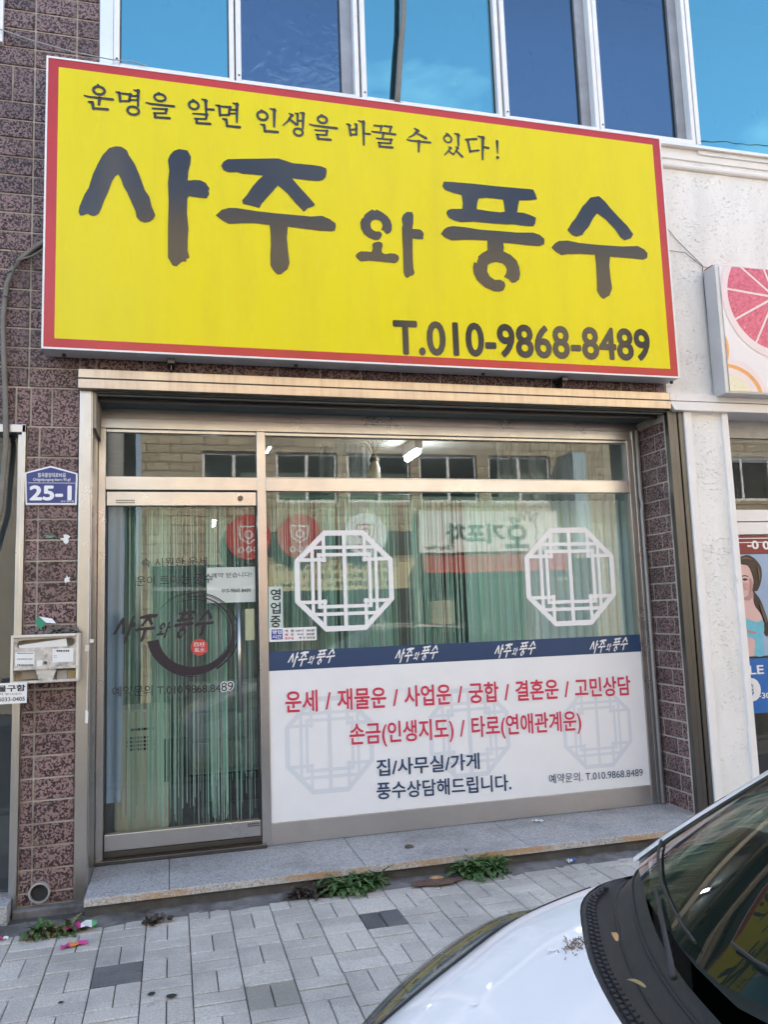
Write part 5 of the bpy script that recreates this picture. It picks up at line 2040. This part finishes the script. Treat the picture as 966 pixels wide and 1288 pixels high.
def glass_base(y):
    tab = [(0, .835), (.18, .872), (.40, .955), (.60, 1.065), (.70, 1.135), (.83, 1.24)]
    return cr(tab, abs(y))[0]


# body shell: hood and fenders end at the curved rear edge, then the belt and doors behind
rows = []
NQ = 40
for side in (-1, 1):
    b = MB()
    rows = []
    for i in range(41):
        u = i / 40
        row = []
        for j in range(NQ + 1):
            q = j / NQ
            # in the cowl zone each strip ends where the hood does
            y0 = cr(ST_, .85)[0] * cr(PT, q)[0]
            xe = hood_rear(y0) if q < .52 else 1.40
            if .40 < q < .60:
                f = (q - .40) / .20
                xe = hood_rear(y0) * (1 - f) + 1.40 * f if hood_rear(y0) < 1.40 else 1.40
            x = .10 + (xe - .10) * (u ** 1.25)
            row.append(CS(x, q, side))
        rows.append(row)
    b.grid(rows, 0, side > 0)
    nm = 'front_body'
    b.build(nm, m_paint, car, smooth=True)
b = MB()
n = len(b.v)
ringp = [CS(.10, j / 20, 1) for j in range(21)] + [CS(.10, j / 20, -1) for j in range(20, -1, -1)]
b.quad(ringp)
b.build('nose_panel', m_paint, car)
for side in (-1, 1):
    b = MB()
    rows = []
    for i in range(41):
        x = 1.40 + (3.55 - 1.40) * i / 40
        rows.append([CS(x, .40 + .60 * j / 20, side) for j in range(21)])
    b.grid(rows, 0, side > 0)
    b.build('side_body', m_paint, car, smooth=True)
b = MB()
b.quad([CS(3.55, j / 20, 1) for j in range(21)] + [CS(3.55, j / 20, -1) for j in range(20, -1, -1)])
b.build('tailgate', m_paint, car)
# under-hood closing floor so that nothing shines through
b = MB()
b.box(.3, 3.45, CY - .74, CY + .74, .0, .06)
b.build('floor_pan', m_gapd, car)

# cowl panel between hood and windscreen
b = MB()
rows = []
for i in range(61):
    y = -.80 + 1.60 * i / 60
    xa, xb = hood_rear(y) + .003, glass_base(y) + .03
    q = 0
    za = None
    w_, zt, zb = cr(ST_, xa)
    # height of the body at this y
    best = 0
    for k in range(101):
        if cr(PT, k / 100)[0] * w_ <= abs(y) + 1e-6:
            best = k / 100
    za = zb + (zt - zb) * cr(PT, best)[1]
    r_ = []
    for k in range(9):
        v = k / 8
        dip = -.004 - .022 * math.sin(math.pi * min(1, v * 1.1)) + .022 * v
        r_.append((xa + (xb - xa) * v, CY + y, za + dip + .010 * v))
    rows.append(r_)
b.grid(rows)
cowl = b.build('cowl_panel', m_cplastic, car, smooth=True)
b = MB()
for i in range(74):
    y = -.66 + 1.32 * i / 73
    xa = hood_rear(y)
    for k in range(2):
        x = xa + .018 + k * .012
        w_, zt, zb = cr(ST_, x)
        best = 0
        for kk in range(101):
            if cr(PT, kk / 100)[0] * w_ <= abs(y) + 1e-6:
                best = kk / 100
        z = zb + (zt - zb) * cr(PT, best)[1]
        b.box(x, x + .008, CY + y - .0055, CY + y + .0055, z - .016, z - .0065)
b.build('vent_slot', m_gapd, cowl)

for fr_, rr_ in ((.52, .0035), (.80, .0045)):
    b = MB()
    pts = []
    for i in range(41):
        y = -.72 + 1.44 * i / 40
        xa, xb = hood_rear(y) + .003, glass_base(y) + .03
        x = xa + (xb - xa) * fr_
        w_, zt, zb = cr(ST_, xa)
        best = 0
        for k in range(101):
            if cr(PT, k / 100)[0] * w_ <= abs(y) + 1e-6:
                best = k / 100
        z = zb + (zt - zb) * cr(PT, best)[1] - .004 - .022 * math.sin(math.pi * min(1, fr_ * 1.1)) + .032 * fr_
        pts.append((x, CY + y, z))
    b.tube(pts, rr_, 6)
    b.build('moulded_ridge', m_cplastic, cowl, smooth=True)

# windscreen, pillars, roof, side glass
ROOF_Z = 1.36


def wz(y):
    return .885 + .010 * (1 - (y / .8) ** 2) - .045 * (y / .8) ** 6


def screen(y, v):
    """windscreen surface: y from the centre, v 0 bottom .. 1 top"""
    xb = glass_base(y) + .02
    xt = 1.75 + .33 * (y / .8) ** 2
    yt = y * (1 - .27 * v)
    z = wz(y) - .012 + (ROOF_Z - .02 - wz(y) - .05 * (y / .8) ** 2) * (v ** .92 if v > 0 else v)
    return Vector((xb + (xt - xb) * v, CY + yt, z))


b = MB()
b.grid([[screen(-.665 + 1.33 * i / 24, k / 10) for k in range(11)] for i in range(25)])
b.build('windscreen', m_cglass, car, smooth=True)
for side in (-1, 1):
    b = MB()
    rows = []
    for k in range(14):
        v = -.015 if k == 0 else (k - 1) / 12
        up = Vector((-.006, 0, .010))
        p0 = screen(.655 * side, v) + up * .5
        p1 = screen(.675 * side, v) + up
        p2 = screen(.750 * side, v) + up
        p3 = screen(.782 * side, v) + Vector((.012, side * .004, -.010))
        p4 = screen(.79 * side, v) + Vector((.075, -side * .01, -.04))
        rows.append([p0, p1, p2, p3, p4])
    b.grid(rows, 0, side < 0)
    b.build('front_pillar', m_paint, car, smooth=True)
    b = MB()
    b.grid([[screen(.635 * side, k / 12) + Vector((-.001, 0, .0025)), screen(.658 * side, k / 12) + Vector((-.002, 0, .0045))] for k in range(13)], 0, side < 0)
    b.build('pillar_seal', m_rubber, car)
    # inner pillar lining
    b = MB()
    b.grid([[screen(.60 * side, k / 12) + Vector((.05, 0, -.03)), screen(.72 * side, k / 12) + Vector((.05, 0, -.025))] for k in range(13)], 0, side < 0)
    b.build('pillar_lining', M('beige_lining', (.34, .32, .27), .8), car)
# roof
b = MB()
rows = []
for i in range(25):
    y = -.80 + 1.6 * i / 24
    r_ = []
    for k in range(15):
        v = k / 14
        a = screen(y, 1.0)
        x = a.x + (3.25 - a.x) * v
        z = a.z + .035 * math.sin(math.pi * min(1, v * .85 + .08)) - .03 * v * v
        r_.append((x, a.y, z))
    rows.append(r_)
b.grid(rows)
b.build('roof', m_paint, car, smooth=True)
b = MB()
b.grid([[(screen(y, 1).x + .02 + (3.2 - 1.7) * v, screen(y, 1).y, screen(y, 1).z - .012) for v in (0, .5, 1)] for y in [-.78 + 1.56 * i / 8 for i in range(9)]])
b.build('headliner', M('headliner_cloth', (.30, .29, .27), .9), car)
for side in (-1, 1):
    # side glass and frames
    def sg(x, v):
        lo = Vector((x + .06, CY + side * .815, cr(ST_, x)[1] * .955))
        xt = 2.10 + (x - 1.40) * (3.2 - 2.10) / (3.40 - 1.40)
        hi = Vector((xt, CY + side * .60, ROOF_Z - .07))
        return lo + (hi - lo) * v
    b = MB()
    b.grid([[sg(1.40 + 2.0 * i / 10, k / 4) for k in range(5)] for i in range(11)], 0, side > 0)
    b.build('side_glass', m_cglass, car, smooth=True)
    for x in (2.15, 2.95, 3.38):
        b = MB()
        b.grid([[sg(x - .05, k / 4) + Vector((0, side * .004, 0)), sg(x + .05, k / 4) + Vector((0, side * .004, 0))] for k in range(5)], 0, side < 0)
        b.build('door_pillar', m_cplastic, car)
    b = MB()
    for x in (1.42, 2.28, 3.02):
        pts = [CS(x + .002, q / 20, side, .0015) for q in range(9, 20)]
        for p0, p1 in zip(pts, pts[1:]):
            b.quad([p0, p1, p1 + Vector((.006, 0, 0)), p0 + Vector((.006, 0, 0))])
    b.build('door_gap', m_gapd, car)
    b = MB()
    for x in (2.06, 2.85):
        p0 = CS(x, .50, side, .012)
        b.box(p0.x, p0.x + .15, min(p0.y, p0.y - side * .012), max(p0.y, p0.y - side * .012), p0.z - .012, p0.z + .012)
    b.build('door_handle', m_paint, car, bevel=.004)
    # mirror
    b = MB()
    bm = bmesh.new()
    bmesh.ops.create_uvsphere(bm, u_segments=18, v_segments=10, radius=1)
    me = bpy.data.meshes.new('wing_mirror')
    for v in bm.verts:
        v.co = Vector((1.62 + v.co.x * .055 + .25 + .02 * abs(v.co.y), CY + side * (.93 + v.co.y * .09), .985 + v.co.z * .065))
    for f in bm.faces:
        f.smooth = True
    bm.to_mesh(me)
    bm.free()
    me.materials.append(m_paint)
    link('wing_mirror', me, car)
    b = MB()
    b.tube([(1.85, CY + side * .80, .93), (1.86, CY + side * .88, .955)], .02, 8)
    b.build('mirror_arm', m_cplastic, car)
    # wheels
    for wx in (.74, 2.98):
        b = MB()
        yo = CY + side * .835
        prof = [(yo - side * .18, .27), (yo - side * .175, .285), (yo - side * .02, .285), (yo, .27), (yo + side * .001, .19)]
        b.grid([[(wx + rr * math.cos(2 * math.pi * i / 32), yy, GZC + .285 + rr * math.sin(2 * math.pi * i / 32)) for i in range(33)] for yy, rr in prof], 0, side < 0)
        whl = b.build('wheel', m_tyre, car, smooth=True)
        b = MB()
        c = (wx, yo - side * .004, GZC + .285)
        for s in range(7):
            th = 2 * math.pi * s / 7
            ca, sa = math.cos(th), math.sin(th)
            pts = [(-.03, .03), (.03, .03), (.018, .185), (-.018, .185)]
            b.quad([(c[0] + u * ca - v * sa, c[1] + side * .008, c[2] + u * sa + v * ca) for u, v in pts])
        b.tube([(c[0], c[1], c[2]), (c[0], c[1] + side * .012, c[2])], .05, 16)
        b.build('rim', m_rim, whl)
        b = MB()
        b.tube([(c[0], c[1] - side * .03, c[2]), (c[0], c[1] - side * .025, c[2])], .192, 28)
        b.build('hub_dark', m_gapd, whl)
        b = MB()
        arc = []
        for i in range(25):
            th = math.pi * (-.08 + 1.16 * i / 24)
            arc.append((wx + .315 * math.cos(th), CY + side * .828, GZC + .285 + .315 * math.sin(th)))
        b.tube(arc, .016, 8)
        b.build('wheel_arch', m_cplastic, car, smooth=True)
    # headlight: lens patch on the surface, dark housing under it
    def hl(u, v, off):
        if off > .005:
            off += .046 * max(0.0, math.sin(math.pi * u)) ** .7 * max(0.0, math.sin(math.pi * v)) ** .6
        x = .30 + (.90 - .30) * u
        mid = .535 - .07 * u
        hw = .115 * (math.sin(math.pi * min(1, .22 + u * .80)) ** .7) * (1 - .25 * u)
        return CS(x, mid + (v - .5) * 2 * hw, side, off)
    b = MB()
    b.grid([[hl(i / 24, k / 10, .007) for k in range(11)] for i in range(25)], 0, side > 0)
    hlamp = b.build('headlight', m_lens, car, smooth=True)
    b = MB()
    b.grid([[hl(i / 24, k / 10, .0022) for k in range(11)] for i in range(25)], 0, side > 0)
    b.build('lamp_housing', m_cplastic, hlamp, smooth=True)
    b = MB()
    b.grid([[hl(.04 + .90 * i / 20, .46 + .42 * k / 6, .0042) for k in range(7)] for i in range(21)], 0, side > 0)
    b.build('reflector', m_chrome, hlamp, smooth=True)
    b = MB()
    b.tube([hl(i / 30, 0.0, .003) for i in range(31)], .0028, 6)
    b.build('panel_gap', m_gapd, car)
# hood shut line along the fender
for side in (-1, 1):
    b = MB()
    pts = [CS(x, .405 - .02 * (x - .85), side, .0006) for x in [.84 + (1.02 - .84) * i / 14 for i in range(15)]]
    b.tube(pts, .0022, 6)
    b.build('panel_gap', m_gapd, car)
# front grille and plate
b = MB()
b.box(.085, .11, CY - .30, CY + .30, .20, .30)
b.build('grille', m_cplastic, car, bevel=.01)
b = MB()
b.box(.072, .084, CY - .26, CY + .26, .34, .45)
b.build('number_plate', m_white, car, bevel=.003)
# wipers
def wiper(y0, y1, v0, v1):
    up = Vector((-.006, 0, .010))
    p0 = screen(y0, -.03) + Vector((-.03, 0, .006))
    pm = screen(y0 * .5 + y1 * .5, (v0 + v1) / 2 - .02) + up
    b = MB()
    b.tube([p0, (p0 + pm) / 2 + Vector((0, 0, .004)), pm], [.0065, .0050, .0032], 8)
    wob = b.build('wiper', m_rubber, car, smooth=True)
    b = MB()
    pts = [screen(y1 + (y0 - y1) * .92 * k / 8, v1 + (v0 - v1) * k / 8) + up * .7 for k in range(9)]
    b.tube(pts, .0034, 6)
    b.build('blade', m_rubber, wob)


wiper(.06, .66, .02, .07)
wiper(-.54, .04, .02, .06)
# cabin: dashboard, wheel, seats
b = MB()
b.grid([[(glass_base(y) + .05 + .50 * v, CY + y, .842 + .05 * math.sin(math.pi * min(1, v * 1.2)) - .10 * max(0, v - .7)) for v in [k / 8 for k in range(9)]] for y in [-.74 + 1.48 * i / 20 for i in range(21)]])
b.build('dashboard', m_dash, car, smooth=True)
b = MB()
b.box(1.30, 1.42, CY - .74, CY + .74, .1, .80)
b.box(1.28, 3.4, CY - .76, CY + .76, .06, .2)
b.build('cabin_floor', m_dash, car)
b = MB()
b.box(3.3, 3.4, CY - .7, CY + .7, .2, 1.2)
b.build('rear_bulkhead', m_dash, car)
for sy in (-.38, .38):
    b = MB()
    b.box(1.95, 2.40, CY + sy - .23, CY + sy + .23, .30, .48)
    b.box(2.36, 2.52, CY + sy - .23, CY + sy + .23, .46, 1.02)
    b.box(2.41, 2.50, CY + sy - .13, CY + sy + .13, 1.06, 1.24)
    b.build('seat', m_seat, car, bevel=.04, segs=3)
b = MB()
cw = Vector((1.66, CY - .38, .92))
b.tube([cw + Vector((.07 * math.sin(t), .18 * math.cos(t), .165 * math.sin(t))) for t in [2 * math.pi * i / 30 for i in range(31)]], .015, 8)
b.build('steering_wheel', m_dash, car, smooth=True)
# litter on the car: seeds on the hood, leaf bits on the cowl
c = PZ(722, 1187, .80)
b = MB()
for i in range(80):
    x, y = c.x + R.gauss(0, .013), c.y + R.gauss(0, .015)
    w_, zt, zb = cr(ST_, x)
    best = 0
    for k in range(201):
        if cr(PT, k / 200)[0] * w_ <= abs(y - CY):
            best = k / 200
    z = zb + (zt - zb) * cr(PT, best)[1] + .002
    th = R.uniform(0, 3.14)
    l = R.uniform(.001, .004)
    b.tube([(x - l * math.cos(th), y - l * math.sin(th), z), (x + l * math.cos(th), y + l * math.sin(th), z + R.uniform(0, .003))], .0009, 5)
tag(b.build('seed_debris', M('seed_debris', (.16, .11, .07), .9)), 'small brown patch of seeds and twigs on the white car hood', 'debris', kind='stuff')
for (x, y, z, rot, ln, m2, lb) in ((769, 1181, .842, 2.0, .045, M('tan_leaf', (.48, .28, .12), .7), 'folded tan leaf lying on the black cowl of the car near the wiper'), (804, 1239, .842, 2.3, .04, M('olive_leaf', (.26, .21, .09), .7), 'curled olive leaf lying on the black cowl below the tan leaf')):
    c = PZ(x, y, z)
    b = MB()
    leaf(b, (c.x, c.y - ln / 2, c.z), 1.2 if rot < 2.1 else 1.9, ln, .012, .4, .1, 0, .15)
    for i in range(len(b.v)):
        b.v[i] = (b.v[i][0], b.v[i][1], b.v[i][2] + .004)
    tag(b.build('fallen_leaf', m2), lb, 'leaf')

def body_z(x, y):
    w_, zt, zb = cr(ST_, x)
    best = 0
    for k in range(201):
        if cr(PT, k / 200)[0] * w_ <= abs(y - CY):
            best = k / 200
    return zb + (zt - zb) * cr(PT, best)[1]


for (px_, py_, sx_, sy_, lb) in ((695, 1197, .014, .008, 'white bird dropping on the car hood beside the seed patch'), (598, 1274, .009, .007, 'small white bird dropping low on the car hood near the headlight')):
    c = PZ(px_, py_, .78 if px_ > 650 else .70)
    b = MB()
    z = body_z(c.x, c.y)
    b.quad([(c.x + sx_ * R.uniform(.6, 1.2) * math.cos(2 * math.pi * i / 11), c.y + sy_ * R.uniform(.6, 1.2) * math.sin(2 * math.pi * i / 11), body_z(c.x, c.y) + .0035) for i in range(11)])
    tag(b.build('bird_dropping', m_white), lb, 'dropping')

# ------------------------------------------------------------------ across the street (seen in the glass)
OY = -5.0


def RF(px_, py_):
    """street-side point at the far facade whose mirror image in the shop glass is at that photo pixel"""
    q = PX(px_, py_, 2 * GZ - OY)
    return q.x, q.z


m_stone = mat_stone_wall()
ob = thing('stone_building', 'two storey cream stone building across the street seen mirrored in the shop glass', 'building', (5, OY, 0))
H2 = 8.7
wx0, wx1 = -.55, 26
W2 = [(.55, 1.75, 3.62, 4.62), (1.95, 3.15, 3.62, 4.62), (3.35, 4.65, 3.62, 4.62), (4.85, 6.1, 3.62, 4.62), (6.35, 7.75, 3.62, 4.62), (9.2, 10.6, 3.62, 4.62), (11.5, 13, 3.62, 4.62),
      (.55, 2.2, 6.2, 7.4), (2.7, 4.4, 6.2, 7.4), (5, 7, 6.2, 7.4), (9, 11, 6.2, 7.4)]
mb = MB()
zcuts = sorted({2.45, 3.62, 4.62, 6.2, 7.4, H2})
for z0, z1 in zip(zcuts, zcuts[1:]):
    holes = sorted([(a, b) for a, b, c, d in W2 if c <= z0 + .01 and d >= z1 - .01])
    x = wx0
    for a, b in holes:
        mb.box(x, a, OY - .3, OY, z0, z1)
        x = b
    mb.box(x, wx1, OY - .3, OY, z0, z1)
mb.box(wx0, wx0 + .18, OY - .3, OY, -.02, 2.45)
mb.box(4.95, 5.45, OY - .3, OY, -.02, 2.45)
mb.box(8.6, 9.2, OY - .3, OY, -.02, 2.45)
mb.box(13.8, wx1, OY - .3, OY, -.02, 2.45)
mb.build('stone_wall', m_stone, ob)
mb = MB()
mb.box(wx0 - .1, wx1, OY - .5, OY + .12, H2, H2 + .18)
mb.box(wx0, wx1, OY - 8, OY - .5, H2 - .3, H2)
mb.box(wx0, wx1, OY - 8, OY - 3, -.02, H2 - .3)
mb.build('parapet', M('concrete_coping', (.45, .43, .38), .85, var=.2), ob)
m_oglass = mat_glass('dark_house_glass', 1.6, (.6, .7, .66), 0)
for a, b, c, d in W2:
    mb = MB()
    mb.box(a, b, OY - .14, OY - .06, c, c + .06)
    mb.box(a, b, OY - .14, OY - .06, d - .06, d)
    mb.box(a, a + .05, OY - .14, OY - .06, c + .06, d - .06)
    mb.box(b - .05, b, OY - .14, OY - .06, c + .06, d - .06)
    mb.box((a + b) / 2 - .03, (a + b) / 2 + .03, OY - .14, OY - .06, c + .06, d - .06)
    f = mb.build('window', m_alu, ob)
    pane('pane', b - .05, a + .05, c + .06, d - .06, OY - .1, m_oglass, f)
mb = MB()
for x0_, x1_ in ((wx0 + .18, 4.95), (5.45, 8.6), (9.2, 13.8)):
    mb.box(x0_, x1_, OY - 1.0, OY - .95, -.02, 2.45)
mb.build('shop_recess', M('dark_shopfront', (.045, .05, .055), .4), ob)
mb = MB()
for x in (1.2, 2.6, 4.0, 6.2, 7.4, 10.4, 12.2):
    mb.box(x, x + .06, OY - .5, OY - .4, -.02, 2.45)
mb.box(wx0 + .18, 4.95, OY - .5, OY - .4, 2.0, 2.07)
mb.box(5.45, 8.6, OY - .5, OY - .4, 2.0, 2.07)
mb.build('shop_mullion', m_alu_dark, ob)
# its signs
ok = thing('shop_sign', 'white signboard with hand drawing and beer shop lettering across the street, mirrored in the glass', 'shop sign', (6.2, OY + .1, 2.62))
mb = MB()
mb.box(4.72, 7.72, OY + .02, OY + .2, 2.60, 3.42)
mb.build('sign_panel', M('white_board', (.78, .78, .76), .5), ok)
mb = MB()
yy = OY + .204
put_text(mb, '오', 6.55, 7.05, 2.68, 3.12, yy, 1, .04)
put_text(mb, '기포차', 5.30, 6.50, 2.78, 3.16, yy, 1, .045)
put_text(mb, 'Okey Beer', 4.82, 5.42, 2.64, 2.74, yy, 1, .03)
hand = [(7.2, 2.85), (7.28, 3.0), (7.2, 3.2), (7.3, 3.36), (7.22, 3.38), (7.12, 3.22), (7.1, 3.40), (7.02, 3.4), (7.0, 3.22), (6.93, 3.38), (6.86, 3.36), (6.88, 3.18), (6.72, 3.3), (6.66, 3.26), (6.78, 3.1)]
for p0, p1 in zip(hand, hand[1:]):
    stroke(mb, [p0, p1], .026, .026, yy + .001, 0, 1)
mb.build('lettering', M('grey_green_ink', (.10, .13, .12), .5), ok)
mb = MB()
mb.prism([(4.7, 2.2), (7.75, 2.2), (7.75, 2.52), (4.7, 2.52)], OY + .02, OY + .5)
mb.quad([(4.7, OY + .6, 2.18), (4.7, OY + .02, 2.56), (7.75, OY + .02, 2.56), (7.75, OY + .6, 2.18)])
tag(mb.build('awning', M('red_awning', (.50, .045, .04), .7, var=.15)), 'red shop awning under the white signboard across the street', 'awning')
for (px_, py_, mt, lb, ink) in ((311, 677, M('round_sign_red', (.55, .03, .03), .4), 'round red shop sign across the street, mirrored in the door glass', m_white),
                               (375, 676, M('round_sign_crimson', (.52, .025, .03), .4), 'round red shop sign with a cup emblem across the street, mirrored beside the left lattice', m_white),
                               (457, 674, m_white, 'round white shop sign with a red emblem across the street, mirrored in the window', M('emblem_red', (.5, .03, .04), .4))):
    x, z = RF(px_, py_)
    t = thing('round_sign', lb, 'shop sign', (x, OY + .25, z - .42), 'round signs across the street')
    mb = MB()
    mb.tube([(x, OY + .02, z), (x, OY + .24, z)], .42, 40)
    mb.build('disc', mt, t)
    mb = MB()
    yy = OY + .243
    for p0, p1 in (((-.17, .2), (.17, .2)), ((.17, .2), (.15, -.02)), ((.15, -.02), (0, -.12)), ((0, -.12), (-.15, -.02)), ((-.15, -.02), (-.17, .2))):
        stroke(mb, [(x + p0[0], z + p0[1]), (x + p1[0], z + p1[1])], .025, .025, yy, 0, 1)
    ring(mb, x, z + .05, .07, .07, .03, yy, 0, 18, facing=1)
    for k in range(3):
        ring(mb, x - .14 + .14 * k, z - .24, .045, .05, .024, yy, 0, 12, facing=1)
    mb.build('emblem', ink, t)
bs = thing('shop_banner', 'yellow banner with dark lettering across the street, mirrored in the window', 'banner', (3, OY + .1, 1.95))
mb = MB()
mb.box(1.75, 4.75, OY + .02, OY + .05, 1.92, 2.44)
mb.build('sheet', M('banner_cream', (.66, .58, .34), .7, var=.1), bs)
mb = MB()
put_text(mb, '14,000원 (냉면 포함 2인 특별 할인)', 1.9, 4.3, 2.30, 2.40, OY + .053, 1, .02)
put_text(mb, '주문과 동시에 조리합니다', 2.4, 4.1, 2.14, 2.24, OY + .053, 1, .02)
put_text(mb, '미리 전화주세요 323-1994', 2.0, 4.2, 1.98, 2.08, OY + .053, 1, .02)
mb.build('lettering', m_black, bs)
mb = MB()
mb.box(1.0, 4.75, OY + .01, OY + .06, 2.62, 3.05)
tag(mb.build('fascia_board', M('black_fascia', (.02, .022, .025), .5)), 'black fascia board behind the round signs across the street', 'sign board')
mb = MB()
mb.box(7.95, 8.25, OY + .02, OY + .6, 2.6, 4.6)
bt = tag(mb.build('blade_sign', M('pale_blue_board', (.42, .56, .62), .5)), 'pale blue upright blade sign across the street', 'shop sign')

# left of it: a lower pale house, then open sky
lh = thing('pale_house', 'low pale house with blue shutters across the street left of the stone building', 'building', (-3.6, OY - .6, 0))
mb = MB()
mb.box(-7, -.9, OY - 6, OY - .4, -.02, 6.2)
mb.build('wall', M('tan_render', (.30, .26, .19), .85, var=.25), lh)
for x in (-1.5, -3.2, -4.9):
    mb = MB()
    mb.box(x - .5, x + .3, OY - .41, OY - .36, 3.6, 5.0)
    mb.build('shutter', M('blue_shutter', (.25, .38, .52), .5), lh)
# utility pole and overhead cables
pole = thing('utility_pole', 'grey concrete utility pole beside the far kerb, seen only mirrored', 'utility pole', (-.9, -3.3, 0))
mb = MB()
mb.tube([(-.9, -3.3, -.02), (-.9, -3.3, 9.5)], [.16, .11], 16)
mb.build('pole', M('pole_concrete', (.42, .41, .39), .85), pole, smooth=True)
mb = MB()
mb.box(-1.6, -.2, -3.36, -3.24, 9.0, 9.1)
mb.build('crossarm', m_alu_dark, pole)
for k, (z, y) in enumerate(((9.1, -3.1), (8.6, -3.0), (7.9, -3.15), (10.2, -4.2), (11.2, -4.4))):
    mb = MB()
    pts = [(x, y + .02 * x * (k % 3 - 1), z + .0035 * (x - 4) ** 2 - .03 * x * (k % 2)) for x in range(-12, 26, 2)]
    mb.tube(pts, .012, 6)
    tag(mb.build('overhead_cable', m_cable), 'black overhead power cable strung along the far side of the street', 'cable', 'overhead cables along the street')

# groups for repeats that come in sets
for o in scene.objects:
    if o.parent is None and o.name.split('.')[0] == 'flyer':
        o['group'] = 'flyers on the pavement'
    if o.parent is None and o.name.split('.')[0] == 'string_curtain':
        o['group'] = 'string curtains in the shop'
